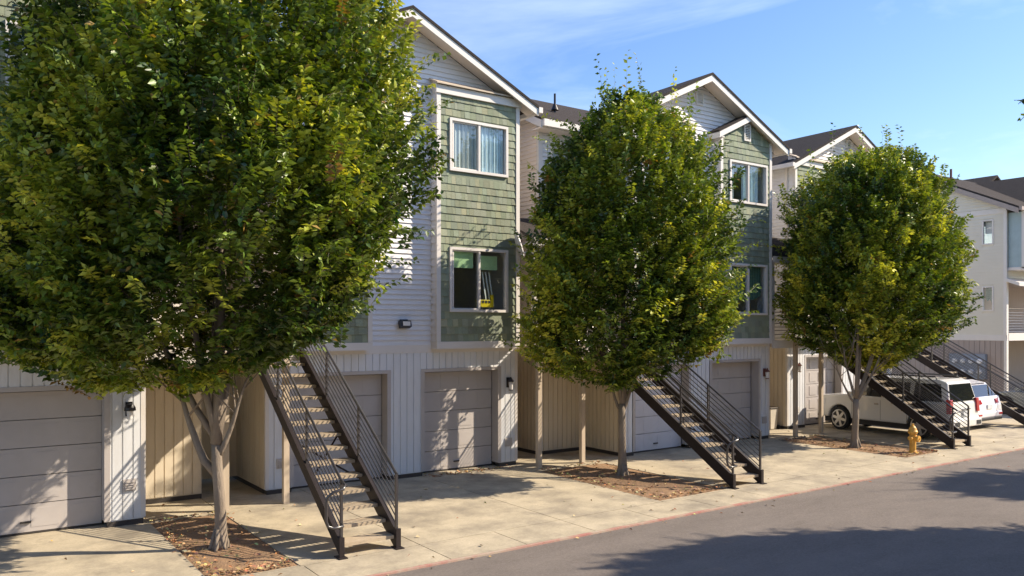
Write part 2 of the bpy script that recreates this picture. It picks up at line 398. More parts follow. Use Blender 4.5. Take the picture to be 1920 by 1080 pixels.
def shingles(mb, plane, u0, u1, z0, z1, holes=(), step=.155, seed=1, gable=None):
    P = mapper(plane); rr = random.Random(seed); z = z0; lip = .02
    top = gable[1] if gable else z1
    while z < top - .02:
        zt = min(z + step, top)
        def rng(zz):
            if gable and zz > z1:
                uc, zp = gable; f = max(0, (zp - zz) / (zp - z1)); return uc - (uc - u0) * f, uc + (u1 - uc) * f
            return u0, u1
        a0, a1 = rng((z + zt) / 2 if z >= z1 else z)
        for p, q in cutu(a0, a1, z, zt, holes):
            u = p
            while u < q - .001:
                e = min(q, u + rr.uniform(.06, .17))
                if q - e < .04: e = q
                k = rr.uniform(.80, 1.16); c = (k * rr.uniform(.96, 1.08), k, k * rr.uniform(.92, 1.06))
                if rr.random() < .10: c = (c[0] * 1.25, c[1] * 1.18, c[2] * 1.1)
                zb = z - rr.uniform(0, .006); l = lip + rr.uniform(-.004, .004)
                mb.face([P(u + .0025, zb, l), P(e - .0025, zb, l), P(e - .0025, zt, .004), P(u + .0025, zt, .004)], c)
                mb.face([P(u + .0025, zb, 0), P(e - .0025, zb, 0), P(e - .0025, zb, l), P(u + .0025, zb, l)], c)
                u = e
        z = zt
def rect(mb, plane, u0, u1, z0, z1, o0, o1): pbox(mb, mapper(plane), u0, u1, z0, z1, o0, o1)

def window(T, plane, u0, u1, z0, z1, treat='plain', label=None, slide=True, fw=.055):
    f = MB(); W = lambda a, b, c, d, o0, o1, m=f: rect(m, plane, a, b, c, d, o0, o1)
    W(u0, u1, z1 - fw, z1, -.06, .045); W(u0, u1, z0, z0 + fw, -.06, .05)
    W(u0, u0 + fw, z0 + fw, z1 - fw, -.06, .045); W(u1 - fw, u1, z0 + fw, z1 - fw, -.06, .045)
    uc = (u0 + u1) / 2
    if slide:
        W(uc - .024, uc + .024, z0 + fw, z1 - fw, -.05, .03)
        s = .028   # the sliding sash on the left
        W(u0 + fw + .03, u0 + fw + .03 + s, z0 + fw, z1 - fw, -.04, .008)
        W(u0 + fw, uc - .024, z0 + fw, z0 + fw + s, -.04, .006); W(u0 + fw, uc - .024, z1 - fw - s, z1 - fw, -.04, .006)
    fo = T.part('window', f, M['trim'])
    if label: fo['label'] = label
    g = MB(); P = mapper(plane)
    g.face([P(u0 + fw, z0 + fw, -.022), P(u1 - fw, z0 + fw, -.022), P(u1 - fw, z1 - fw, -.022), P(u0 + fw, z1 - fw, -.022)])
    T.sub(fo, 'pane', g, M['glass'])
    a, b, c, d = u0 + fw, u1 - fw, z0 + fw, z1 - fw
    def cur(name, a, b, c, d, m, waves=0, oo=-.14):
        q = MB(); n = max(2, int((b - a) / .03)) if waves else 1
        for k in range(n):
            x0, x1 = a + (b - a) * k / n, a + (b - a) * (k + 1) / n
            o0, o1 = oo + waves * math.sin(k * 1.9), oo + waves * math.sin((k + 1) * 1.9)
            q.face([P(x0, c, o0), P(x1, c, o1), P(x1, d, o1), P(x0, d, o0)])
        T.sub(fo, name, q, m)
    if treat == 'curtains':
        cur('curtain', a, uc, c, d, M['curtain_grey'], .02, -.07); cur('curtain', uc, b, c, d, M['curtain_blue'], .02, -.07)
    elif treat == 'stripes':
        cur('curtain', a, a + .3, c, d, M['curtain_grey'], .02); cur('curtain', uc - .1, b - .12, c + .05, d, M['curtain_blue'], .03)
    elif treat == 'greenblind':
        cur('blind', a, uc - .1, d - .36, d, M['blind_green'], 0, -.07); cur('blind', uc + .02, b - .16, d - .38, d - .08, M['blind_green'], 0, -.07)
        q = MB()
        for k in range(3):
            x = uc + .17 + k * .085
            q.face([P(x + .13, c + .08, -.16), P(x + .16, c + .08, -.16), P(x + .035, d - .42, -.16), P(x, d - .42, -.16)])
        T.sub(fo, 'hanging_strip', q, M['strip'])
    elif treat == 'drape':
        q = MB(); n = 24
        for k in range(n):
            x0, x1 = a + (b - a) * k / n, a + (b - a) * (k + 1) / n
            def lo(x):
                f_ = ((x - a) / (b - a) * 2) % 1; return c + .38 - .10 * math.sin(math.pi * f_) + .10 * ((x - a) / (b - a))
            q.face([P(x0, lo(x0), -.14), P(x1, lo(x1), -.14), P(x1, d, -.14), P(x0, d, -.14)])
        T.sub(fo, 'curtain', q, M['blind_dark'])
    elif treat == 'blind': cur('blind', a, b, c, d, M['blind_white'])
    elif treat == 'halfblind': cur('blind', a, b, c + (d - c) * .45, d, M['blind_white'])
    return fo

def garage(T, plane, u0, u1, z0, z1, embossed=False, label=None, m='garage'):
    d = MB(); n = 5; h = (z1 - z0) / n
    for k in range(n):
        rect(d, plane, u0, u1, z0 + k * h + .006, z0 + (k + 1) * h - .006, -.07, -.02)
        cols = 4; cw = (u1 - u0) / cols
        for c in range(cols):
            a, b = u0 + c * cw + .07, u0 + (c + 1) * cw - .07; p, q = z0 + k * h + .07, z0 + (k + 1) * h - .07
            o = -.008 if embossed else -.0155
            rect(d, plane, a, b, p, q, -.02, o)
    rect(d, plane, u0, u1, z0, z1, -.10, -.075)
    o = T.part('garage_door', d, M[m])
    if label: o['label'] = label
    s = MB(); rect(s, plane, u0, u1, z0 - .02, z0 + .0, -.075, -.015); T.sub(o, 'door_seal', s, M['rubber'])
    s = MB(); rect(s, plane, (u0 + u1) / 2 - .07, (u0 + u1) / 2 + .07, z0 + .14, z0 + .165, -.015, .012); T.sub(o, 'door_handle', s, M['rubber'])
    return o

def lantern(T, x, y, z, m, dome=False):
    b = MB(); b.box(x - .05, x + .05, y - .02, y, z - .10, z + .12)
    if dome:
        b.lathe([(.001, .10), (.05, .09), (.08, .04), (.085, 0), (.08, -.01)], (x, y - .10, z)); b.beam((x, y, z + .05), (x, y - .1, z + .06), .03, .03)
    else:
        b.beam((x, y, z + .08), (x, y - .1, z + .08), .02, .02)
        b.lathe([(.015, .13), (.03, .10), (.09, .04), (.085, .03)], (x, y - .10, z), n=4)
        for a in range(4):
            cx, cy = x + .055 * math.cos(a * 1.5708), y - .1 + .055 * math.sin(a * 1.5708); b.beam((cx, cy, z - .16), (cx, cy, z + .04), .012, .012)
        b.lathe([(.06, -.16), (.06, -.145)], (x, y - .1, z), n=4)
    o = T.part('wall_lamp', b, M[m])
    g = MB(); g.lathe([(.04, -.14), (.05, .0), (.045, .03)], (x, y - .10, z), n=8); T.sub(o, 'lamp_glass', g, M['clearlens'])
    return o
def drytervent(T, x, y, z, m='trim'):
    b = MB(); b.box(x - .09, x + .09, y - .025, y, z - .09, z + .09)
    for k in range(4): b.box(x - .065, x + .065, y - .045, y - .026, z - .07 + k * .035, z - .052 + k * .035)
    T.part('dryer_vent', b, M[m])
def louver(T, plane, u0, u1, z0, z1):
    b = MB(); f = .03
    for a, q, c, d in ((u0, u1, z1 - f, z1), (u0, u1, z0, z0 + f), (u0, u0 + f, z0 + f, z1 - f), (u1 - f, u1, z0 + f, z1 - f)): rect(b, plane, a, q, c, d, 0, .05)
    rect(b, plane, u0 + f, u1 - f, z0 + f, z1 - f, 0, .006); P = mapper(plane); z = z0 + f + .01
    while z < z1 - f - .02:
        b.hexa([P(u0 + f, z, .040), P(u1 - f, z, .040), P(u1 - f, z + .008, .044), P(u0 + f, z + .008, .044), P(u0 + f, z + .03, .01), P(u1 - f, z + .03, .01), P(u1 - f, z + .036, .014), P(u0 + f, z + .036, .014)]); z += .045
    T.part('gable_vent', b, M['ventw'])

SL = .48; ZP = 9.38
def roofslab(mb, prof, y0, y1, th=.05):     # prof: polyline (x,z) upper surface; extruded along Y
    lo = [(x, z - th) for x, z in prof][::-1]
    mb.prism(prof + lo, 1, y0, y1)
BACK = 20.6
def house(name, label, X0, X1, Yf, bays, doors, xc=None, leftwall='siding', rakex=None, embossed=False, zg=0, door_lab=None, win=None, bayroof=None, back=None, whitedoor=None):
    T = Th(name, ((X0 + X1) / 2, Yf, 0), label, 'house', 'green and cream townhouses in one row')
    xc = xc or (X0 + X1) / 2; Yd = Yf + .15; bk = back or BACK
    ze = ZP - SL * (X1 + .25 - xc); zel = ZP - SL * (xc - X0 + .25)
    zw = ZP - .13 - SL * (max(xc - X0, X1 - xc))        # wall plate height
    zf = 2.52
    F = ('Y', Yf, -1); LX = ('X', X0, -1); RX = ('X', X1, 1)
    # ground floor boards
    holes = [(a, b, -.1, 2.13) for a, b in doors]
    b = MB(); backing(b, F, X0, X1, .08, zf, [(a, q, -.1, 2.13) for a, q in doors], th=.15); boards(b, F, X0, X1, .10, zf, holes)
    T.part('ground_floor_wall', b, M['board'])
    b = MB()
    for pl in (LX, RX):
        b = MB(); backing(b, pl, Yf + .15, bk - .16, .08, zf); boards(b, pl, Yf + .02, Yf + 3.0, .10, zf); T.part('side_wall', b, M['bounceboard'])
    b = MB(); b.box(X0 + .13, X1 - .13, Yf + 1.4, Yf + 1.5, 0, zf - .1); T.part('inner_wall', b, M['inner'])
    b = MB(); b.box(X0, X1, bk - .15, bk, 0, zw); T.part('rear_wall', b, M['bounceboard'])
    b = MB(); b.box(X0 + .02, X1 - .02, Yf + .01, bk - .02, -.05, .08)
    for a, q in doors: pass
    T.part('foundation', b, M['rubber']) if False else None
    # plinth strip, stopped at the doors
    b = MB(); xs_ = [X0] + [v for d in doors for v in d] + [X1]
    for k in range(0, len(xs_), 2): b.box(xs_[k] + .01, xs_[k + 1] - .01, Yf - .004, Yf + .14, -.01, .078)
    b.box(X0 - .004, X0 + .12, Yf + .15, bk, -.01, .078); b.box(X1 - .12, X1 + .004, Yf + .15, bk, -.01, .078)
    T.part('foundation', b, M['rubber'])
    # band
    b = MB(); rect(b, F, X0 - .01, X1 + .01, zf, 2.68, 0, .028)
    rect(b, LX, Yf + .02, bk, zf, 2.68, 0, .026); rect(b, RX, Yf + .02, bk, zf, 2.68, 0, .026)
    T.part('trim_band', b, M['trim'])
    # upper siding
    bh = [(a - .0, q + .0, 2.6, zt) for a, q, zt, *_ in bays]
    b = MB(); backing(b, F, X0, X1, zf, zw, bh, gable=(xc, ZP - .13)); lap(b, F, X0 + .07, X1 - .07, 2.68, zw, bh, gable=(xc, ZP - .13))
    T.part('front_siding', b, M['siding'])
    for pl in (LX, RX):
        b = MB(); backing(b, pl, Yf + .12, bk - .16, zf, zw); lap(b, pl, Yf + .07, bk - .16, 2.68, zw); T.part('side_siding', b, M['siding'])
    b = MB(); b.box(X0 + .13, X1 - .13, Yf + .13, bk - .16, zf - .05, zf + .03); b.box(X0 + .13, X1 - .13, Yf + .13, bk - .16, 5.6, 5.7)
    b.box(X0 + .13, X1 - .13, Yf + 3.4, Yf + 3.5, zf + .03, 5.6); b.box(X0 + .13, X1 - .13, Yf + 3.4, Yf + 3.5, 5.7, zw)
    T.part('inner_floor', b, M['inner'])
    # corner boards
    for x, sg in ((X0, -1), (X1, 1)):
        b = MB(); b.box(min(x - sg * .09, x + sg * .022), max(x - sg * .09, x + sg * .022), Yf - .026, Yf + .07, 2.68, zw)
        b.box(min(x - sg * .05, x + sg * .020), max(x - sg * .05, x + sg * .020), Yf - .022, Yf + .05, .10, zf)
        T.part('corner_board', b, M['trim'])
    # bays
    for bi, bay in enumerate(bays):
        a, q, zt, kind = bay[:4]; Yb = Yf - .24; BF = ('Y', Yb, -1)
        ws = bay[4]
        wh = [(u0, u1, z0, z1) for u0, u1, z0, z1, _ in ws]
        gab = ((a + q) / 2, zt + SL * (q - a) / 2) if kind == 'gable' else None
        b = MB(); backing(b, BF, a, q, 2.66, zt, wh, th=.1, gable=gab); shingles(b, BF, a + .07, q - .07, 2.75, zt, wh, seed=int(a * 10), gable=gab)
        bo = T.part('bay', b, M['shingle'], tint=True)
        b = MB()
        for pl in (('X', a, -1), ('X', q, 1)):
            backing(b, pl, Yb + .1, Yf + .12, 2.66, zt, th=.1); lap(b, pl, Yb + .02, Yf, 2.75, zt, step=.155)
        b.box(a + .1, q - .1, Yb + .1, Yf + .1, 2.66, 2.72)
        T.sub(bo, 'bay_side', b, M['siding'])
        b = MB()
        for x, sg in ((a, -1), (q, 1)):
            b.box(min(x - sg * .07, x + sg * .024), max(x - sg * .07, x + sg * .024), Yb - .03, Yb + .06, 2.75, zt)
        b.box(a - .024, q + .024, Yb - .034, Yf + .02, 2.60, 2.748)
        if kind != 'gable': b.box(a - .05, q + .05, Yb - .06, Yb + .0, zt, zt + .17)
        T.sub(bo, 'bay_trim', b, M['trim'])
        b = MB()
        if kind == 'gable':
            m_ = (a + q) / 2; ov = .22; y0 = Yb - .17; hp = zt + SL * (q - a) / 2 + .16
            pr = [(a - ov, hp - SL * ((q - a) / 2 + ov)), (m_, hp), (q + ov, hp - SL * ((q - a) / 2 + ov))]
            roofslab(b, pr, y0 + .02, Yf + .3, .05); T.sub(bo, 'bay_roof', b, M['roof'])
            b = MB()
            lo = [(x, z - .06) for x, z in pr]; l2 = [(x, z - .20) for x, z in pr]
            b.prism([lo[0], lo[1], l2[1], l2[0]], 1, y0, y0 + .04); b.prism([lo[1], lo[2], l2[2], l2[1]], 1, y0, y0 + .04)
            b.prism([(pr[0][0], lo[0][1]), (pr[0][0] + .03, lo[0][1] + .0), (pr[0][0] + .03, l2[0][1] + .02), (pr[0][0], l2[0][1])], 1, y0 + .04, Yf)
            b.prism([(a - .2, l2[0][1] + .06), (a - .2, l2[0][1] + .03), (a, l2[0][1] + .03), (a, l2[0][1] + .06)], 1, y0 + .04, Yf)
            T.sub(bo, 'bay_fascia', b, M['trim'])
            louver(T, BF, m_ - .13, m_ + .13, zt - .06, zt + .40)
        else:
            b.prism([(Yb - .12, zt + .17), (Yf, zt + .33), (Yf, zt + .36), (Yb - .12, zt + .20)], 0, a - .07, q + .07)
            T.sub(bo, 'bay_roof', b, M['post'])
            b = MB(); b.prism([(Yb - .06, zt + .17), (Yf, zt + .32), (Yf, zt), (Yb, zt)], 0, a + .01, q - .01); T.sub(bo, 'bay_cheek', b, M['trim'])
        for u0, u1, z0, z1, tr in ws: window(T, BF, u0, u1, z0, z1, tr)
    # doors
    for k, (a, q) in enumerate(doors):
        garage(T, ('Y', Yf + .22, -1), a + .03, q - .03, .03, 2.10, embossed, m=('garage_white' if whitedoor == k else 'garage'))
        b = MB(); rect(b, F, a - .05, a + .03, .09, 2.12, -.22, .024); rect(b, F, q - .03, q + .05, .09, 2.12, -.22, .024)
        rect(b, F, a - .05, q + .05, 2.09 + .03, 2.19, -.22, .026); T.part('door_frame', b, M['garage'])
    # main gable roof with rakes and eaves
    y0 = Yf - .45; xl, xr = X0 - .28, X1 + .28
    pr = [(xl, ZP - SL * (xc - xl)), (xc, ZP), (xr, ZP - SL * (xr - xc))]
    b = MB(); roofslab(b, pr, y0 - .02, 18.6, .06); T.part('roof', b, M['roof'])
    b = MB(); lo = [(x, z - .062) for x, z in pr]; l2 = [(x, z - .215) for x, z in pr]
    b.prism([lo[0], lo[1], l2[1], l2[0]], 1, y0, y0 + .045); b.prism([lo[1], lo[2], l2[2], l2[1]], 1, y0, y0 + .045)
    T.part('rake_board', b, M['trim'])
    b = MB(); s1 = [(x, z - .13) for x, z in pr]; s2 = [(x, z - .10) for x, z in pr]
    b.prism([s2[0], s2[1], s1[1], s1[0]], 1, y0 + .045, Yf - .02); b.prism([s2[1], s2[2], s1[2], s1[1]], 1, y0 + .045, Yf - .02)
    T.part('soffit', b, M['bouncesiding'])
    for x, sg in ((xl, -1), (xr, 1)):
        z = pr[0][1] if sg < 0 else pr[2][1]
        b = MB(); b.box(min(x, x + sg * .10), max(x, x + sg * .10), y0 - .03, 18.4, z - .15, z - .03); T.part('gutter', b, M['trim'])
    return T

Q = lambda a, b: [(a, b, 3.36, 4.70, None), (a, b, 6.27, 7.36, None)]
def bay(a, q, zt, kind, wa, wb, t1, t2): return (a, q, zt, kind, [(wa, wb, 3.36, 4.70, t1), (wa, wb, 6.27, 7.36, t2)])
A = house('townhouse', 'cream and green townhouse at far left, mostly hidden behind the largest tree', -3.3, 2.5, 13.49,
          [bay(-3.15, -1.1, 7.85, 'flat', -2.7, -1.5, 'plain', 'blind'), bay(.22, 2.3, 7.85, 'flat', .66, 2.05, 'drape', 'halfblind')], [(-2.9, -.95), (-.1, 1.97)])
B = house('townhouse', 'townhouse with flat-topped green bay above a grey garage door dappled by stair-rail shadows', 4.72, 10.3, 14.44,
          [bay(4.80, 6.68, 7.85, 'flat', 5.1, 6.3, 'plain', 'blind'), bay(8.15, 10.18, 7.82, 'flat', 8.43, 9.89, 'greenblind', 'curtains')], [(5.2, 7.17), (7.95, 9.83)], xc=7.48)
Cc = house('townhouse', 'townhouse with a small gable over its green bay, right of the middle tree', 12.95, 18.35, 13.84,
          [bay(13.05, 14.9, 7.85, 'flat', 13.3, 14.6, 'plain', 'blind'), bay(16.1, 18.12, 7.97, 'gable', 16.42, 17.94, 'drape', 'stripes')], [(13.3, 15.2), (16.0, 17.93)], xc=15.55, whitedoor=0)
D = house('townhouse', 'townhouse behind the right-hand tree with a cream panelled garage door beside the white SUV', 20.42, 26.1, 14.74,
          [bay(20.46, 22.4, 7.85, 'flat', 20.85, 22.1, 'plain', 'halfblind'), bay(24.0, 25.9, 7.85, 'flat', 24.3, 25.6, 'plain', 'blind')], [(21.3, 23.2), (23.9, 25.8)], xc=23.3, embossed=True)
# vents and lamps
louver(Cc, ('Y', 13.84, -1), 15.42, 15.68, 8.66, 9.03); louver(D, ('Y', 14.74, -1), 23.42, 23.68, 8.62, 9.0); louver(B, ('Y', 14.44, -1), 7.3, 7.56, 8.6, 8.95); louver(A, ('Y', 13.49, -1), -.5, -.24, 8.62, 9.0)
lantern(B, 10.07, 14.42, 1.82, 'lampblack'); lantern(A, 2.28, 13.47, 1.78, 'lampblack', True); lantern(Cc, 18.14, 13.82, 1.80, 'lampred'); lantern(D, 20.86, 14.72, 1.85, 'lampred')
drytervent(B, 5.0, 14.425, .55, 'garage'); drytervent(B, 10.07, 14.425, .52, 'garage'); drytervent(A, 2.29, 13.475, .62, 'garage'); drytervent(Cc, 18.14, 13.825, .52, 'garage'); drytervent(D, 20.87, 14.725, .55)
DY = -.11
b = MB(); b.box(7.41, 7.55, 14.44 + DY, 14.53 + DY, 3.10, 3.20); b.hexa([(7.36, 14.36 + DY, 3.06), (7.60, 14.36 + DY, 3.06), (7.60, 14.46 + DY, 3.02), (7.36, 14.46 + DY, 3.02), (7.36, 14.40 + DY, 3.18), (7.60, 14.40 + DY, 3.18), (7.60, 14.50 + DY, 3.16), (7.36, 14.50 + DY, 3.16)])
fl = B.part('flood_light', b, M['lampblack']); b = MB(); b.box(7.40, 7.56, 14.24, 14.252, 3.075, 3.16); B.sub(fl, 'lamp_glass', b, M['clearlens'])

# ------------------------------------------------------------ links, decks, porch roofs between the townhouses
def linkblock(name, label, x0, x1, yf, yb, zt=8.02, xl_over=.0, win=None, door=None, leftover=.25):
    T = Th(name, ((x0 + x1) / 2, yf, 0), label, 'building')
    F = ('Y', yf, -1); L = ('X', x0, -1)
    wh = win and [w_[:4] for w_ in win] or []
    b = MB(); backing(b, F, x0, x1, .08, 2.6); boards(b, F, x0, x1, .1, 2.6); T.part('ground_floor_wall', b, M['bounceboard'])
    b = MB(); backing(b, L, yf + .12, yb, .08, 2.6); boards(b, L, yf, yb, .1, 2.6); T.part('side_wall', b, M['bounceboard'])
    b = MB(); b.box(x0 - .004, x1, yf - .004, yb, -.01, .078); T.part('foundation', b, M['rubber'])
    b = MB(); backing(b, F, x0, x1, 2.6, zt, wh); lap(b, F, x0 + .07, x1, 2.7, zt, wh); T.part('front_siding', b, M['siding'])
    # side wall follows the roof slope up to the ridge
    b = MB(); P = mapper(L); yr = 17.7; zr = zt + .48 * (yr - yf)
    b.face([P(yf + .12, 2.6, 0), P(yb, 2.6, 0), P(yb, zt, 0), P(yf + .12, zt, 0)]); z = 2.7
    lap(b, L, yf + .07, yb, 2.7, zt)
    z = zt
    while z < zr - .1:
        ya = yf + (z - zt) / .48; ya2 = yf + (z + .103 - zt) / .48
        if ya2 < yb: b.face([P(ya, z, .017), P(yb, z, .017), P(yb, z + .103, .003), P(ya2, z + .103, .003)]); b.face([P(ya, z, 0), P(yb, z, 0), P(yb, z, .017), P(ya, z, .017)])
        z += .103
    T.part('side_siding', b, M['bouncesiding'])
    b = MB(); b.box(x0 - .022, x0 + .10, yf - .026, yf + .06, .1, zt); T.part('corner_board', b, M['trim'])
    # roof: slope up from street
    y0 = yf - .42; z0 = zt + .1 - .48 * .42 + .0
    xa = x0 - leftover
    b = MB(); prf = [(y0, z0), (17.7, z0 + .48 * (17.7 - y0)), (21.0, z0 + .48 * (17.7 - y0) - .48 * 3.3)]
    lo = [(y, z - .06) for y, z in prf][::-1]; b.prism(prf + lo, 0, xa, x1 + .3); T.part('roof', b, M['roof'])
    b = MB(); b.prism([(y0, z0 - .06), (17.7, z0 - .06 + .48 * (17.7 - y0)), (17.7, z0 - .24 + .48 * (17.7 - y0)), (y0, z0 - .24)], 0, xa, xa + .04)
    b.box(xa + .04, x1 - .28, y0 - .08, y0 + .02, z0 - .20, z0 - .04); T.part('gutter', b, M['trim'])
    b = MB(); b.box(xa + .04, x1, y0 + .02, yf, z0 - .23, z0 - .20); T.part('soffit', b, M['bouncesiding'])
    for w_ in (win or []): window(T, F, *w_[:4], w_[4], slide=w_[5])
    return T
L1 = linkblock('stairwell_block', 'narrow cream stairwell block between the far left townhouse and its neighbour', 2.62, 3.7, 14.85, 18, win=[(2.8, 3.5, 6.3, 7.36, 'blind', False)])
L2 = linkblock('stairwell_block', 'set-back cream stairwell block with a gutter, left of the middle tree top', 11.5, 12.93, 15.2, 18, win=[(11.85, 12.6, 6.15, 7.4, 'blind', False)])
# rear block that closes the gaps
T = Th('rear_wing', (11, 18, 0), 'rear wing of the row closing the gaps between the townhouses, with dark shingle roof', 'building')
for (x0, x1) in ((3.7, 4.72), (10.3, 11.5), (18.35, 20.42)):
    b = MB(); b.box(x0, x1, 16.2, 16.32, .08, 8.6); T.part('gap_wall', b, M['bounceboard'])
b = MB(); b.prism([(15.7, 8.35), (17.72, 9.33), (21.2, 7.6), (21.2, 7.54), (17.72, 9.27), (15.7, 8.29)], 0, -3.6, 26.3); T.part('roof', b, M['roof'])
b = MB(); b.tube([(12.62, 16.0, 8.3), (12.62, 16.0, 8.98)], .028); b.lathe([(.1, 0), (.05, .12), (.03, .16)], (12.62, 16.0, 8.56)); T.part('vent_pipe', b, M['lampblack'])

def railing(mb, pts, h, nb=6, r=.009, rt=.018):   # level rail along polyline
    for a, q in zip(pts, pts[1:]):
        a = Vector(a); q = Vector(q); up = Vector((0, 0, h))
        mb.tube([a + up, q + up], rt, 6)
        for k in range(nb):
            d = Vector((0, 0, .1 + k * (h - .14) / nb)); mb.tube([a + d, q + d], r, 5)
        for p in (a, q): mb.box(p.x - .018, p.x + .018, p.y - .018, p.y + .018, p.z, p.z + h)
def porch(label, x0, x1, y0, yb, posts, railto, rx0=None, rx1=None):
    T = Th('entry_porch', ((x0 + x1) / 2, y0, 0), label, 'porch', 'raised entry porches between the townhouses')
    b = MB(); b.box(x0, x1, y0 + .03, yb, 2.50, 2.64); T.part('deck', b, M['post'])
    b = MB(); b.box(x0, x1, y0, y0 + .03, 2.46, 2.68); T.part('fascia', b, M['trim'])
    for px_ in posts:
        b = MB(); b.box(px_ - .05, px_ + .05, y0 + .0 - .10, y0 - .004, 0, 2.64 if px_ < x1 else 2.5); T.part('post', b, M['post'])
    b = MB(); railing(b, [(x0 + .05, y0 + .06, 2.64), (railto, y0 + .06, 2.64)], .95, 8); T.part('railing', b, M['rail'])
    a, q = rx0 or x0, rx1 or x1
    b = MB(); b.prism([(y0 - .05, 4.98), (yb, 5.60), (yb, 5.54), (y0 - .05, 4.92)], 0, a - .06, q); T.part('porch_roof', b, M['roof'])
    b = MB(); b.box(a - .06, q, y0 - .10, y0 - .052, 4.80, 4.97); b.box(a, q, y0 + .05, yb, 4.84, 4.88); T.part('porch_fascia', b, M['trim'])
    b = MB(); b.box(a + .03, a + .13, y0 + .03, y0 + .13, 2.64, 4.84); T.part('porch_column', b, M['trim'])
    return T
porch('raised entry porch behind the trunk of the largest tree', 2.52, 5.1, 13.62, 14.84, [3.76, 4.78], 4.2, rx1=4.70)
porch('raised entry porch on two pale posts left of the middle tree', 10.32, 12.93, 13.82, 15.18, [10.42, 11.64], 12.1)
porch('raised entry porch with sunlit rails left of the right-hand tree', 18.37, 21.4, 13.72, 14.4, [19.31, 20.51], 20.4, rx1=20.4)
# little upper doors on the porches
for x0, y, who in ((2.85, 14.85, L1), (11.8, 15.2, L2)):
    b = MB(); b.box(x0, x0 + .7, y - .05, y - .018, 2.66, 4.5); o = who.part('entry_door', b, M['trim']); b = MB(); b.box(x0 + .6, x0 + .64, y - .10, y - .052, 3.5, 3.55); who.sub(o, 'door_handle', b, M['lampblack'])

# ------------------------------------------------------------ outside stairs
def stair(x0, y0, label, w=.83, top=13.80, z1=2.60, zb=0, loop=True):
    T = Th('metal_staircase', (x0 + w / 2, y0, zb), label, 'staircase', 'black metal staircases down to the pavement')
    n = 15; rise = (z1 - zb) / n; run = (top - y0 - .02) / (n - 1); k = rise / run
    for i, x in enumerate((x0, x0 + w)):
        b = MB(); xa, xb_ = (x, x + .03) if i == 0 else (x - .03, x)
        # plate stringer: lower edge, upper edge
        pts = [(y0 - .02, zb + .005), (y0 + .03, zb + .005), (top, zb + k * (top - y0 - .03)), (top, zb + k * (top - y0) + .235), (y0 - .02, zb + .235)]
        b.prism(pts, 0, xa, xb_)
        b.box(x - .035, x + .035, y0 - .05, y0 - .02, zb + .005, zb + .27)
        # top flange catches the light
        b.beam((x, y0, zb + .245), (x, top, zb + .245 + k * (top - y0)), .06, .012)
        T.part('stringer', b, M['steel'])
    for i in range(n - 1):
        y = y0 + .02 + i * run; z = zb + (i + 1) * rise
        b = MB(); b.box(x0 + .035, x0 + w - .035, y, y + .27, z - .045, z); T.part('tread', b, M['tread'])
    for i, x in enumerate((x0 + .01, x0 + w - .01)):
        b = MB(); H_ = .98
        base = lambda y: zb + .25 + k * (y - y0)
        topl = lambda y: zb + 1.02 + k * (y - y0)
        b.tube([(x, y0 - .0, topl(y0)), (x, top, topl(top))], .021, 8)
        for q in range(7):
            d = .07 + q * .098
            b.tube([(x, y0 + .0, base(y0) + d), (x, top, base(top) + d)], .0095, 6)
        ro = T.part('railing', b, M['rail'])
        for yy in (y0, y0 + (top - y0) * .34, y0 + (top - y0) * .68, top - .03):
            b = MB(); b.box(x - .017, x + .017, yy - .017, yy + .017, base(yy) - .05, topl(yy)); T.sub(ro, 'rail_post', b, M['rail'])
        if i == 0 and loop:
            b = MB(); zt = topl(y0); q = []
            P0 = [(x, y0, zt), (x + .01, y0 - .10, zt - .05), (x - .03, y0 - .14, zt - .09), (x - .16, y0 - .12, zt - .12), (x - .22, y0 - .08, zt - .18), (x - .235, y0 - .06, zt - .26), (x - .235, y0 - .06, zt - .50), (x - .21, y0 - .07, zt - .57), (x - .14, y0 - .09, zt - .60), (x - .02, y0 - .10, zt - .585), (x, y0 - .02, zt - .58)]
            b.tube(P0, .02, 8); T.sub(ro, 'handrail_return', b, M['alloy'] if False else M['rail'], smooth=True)
    for x in (x0, x0 + w):
        b = MB(); b.box(x - .06, x + .06, y0 - .11, y0 + .08, zb + .001, zb + .014); T.part('base_plate', b, M['steel'])
    b = MB()
    b.tube([(x0 + .03, y0 + 1.2, zb + k * 1.2 - .02), (x0 + w - .03, y0 + 2.0, zb + k * 2.0 - .0)], .015); b.tube([(x0 + w - .03, y0 + 1.2, zb + k * 1.2 - .02), (x0 + .03, y0 + 2.0, zb + k * 2.0 - .0)], .015)
    T.part('cross_brace', b, M['steel'])
    return T
stair(4.25, 9.96, 'nearest black metal staircase, right of the largest tree trunk', top=13.62)
stair(12.13, 9.96, 'black metal staircase right of the middle tree trunk', top=13.82)
stair(20.53, 10.0, 'black metal staircase crossing in front of the white SUV', top=13.72)
stair(26.6, 10.7, 'farthest black metal staircase, right of the parked white cars', top=15.0, zb=-.0)

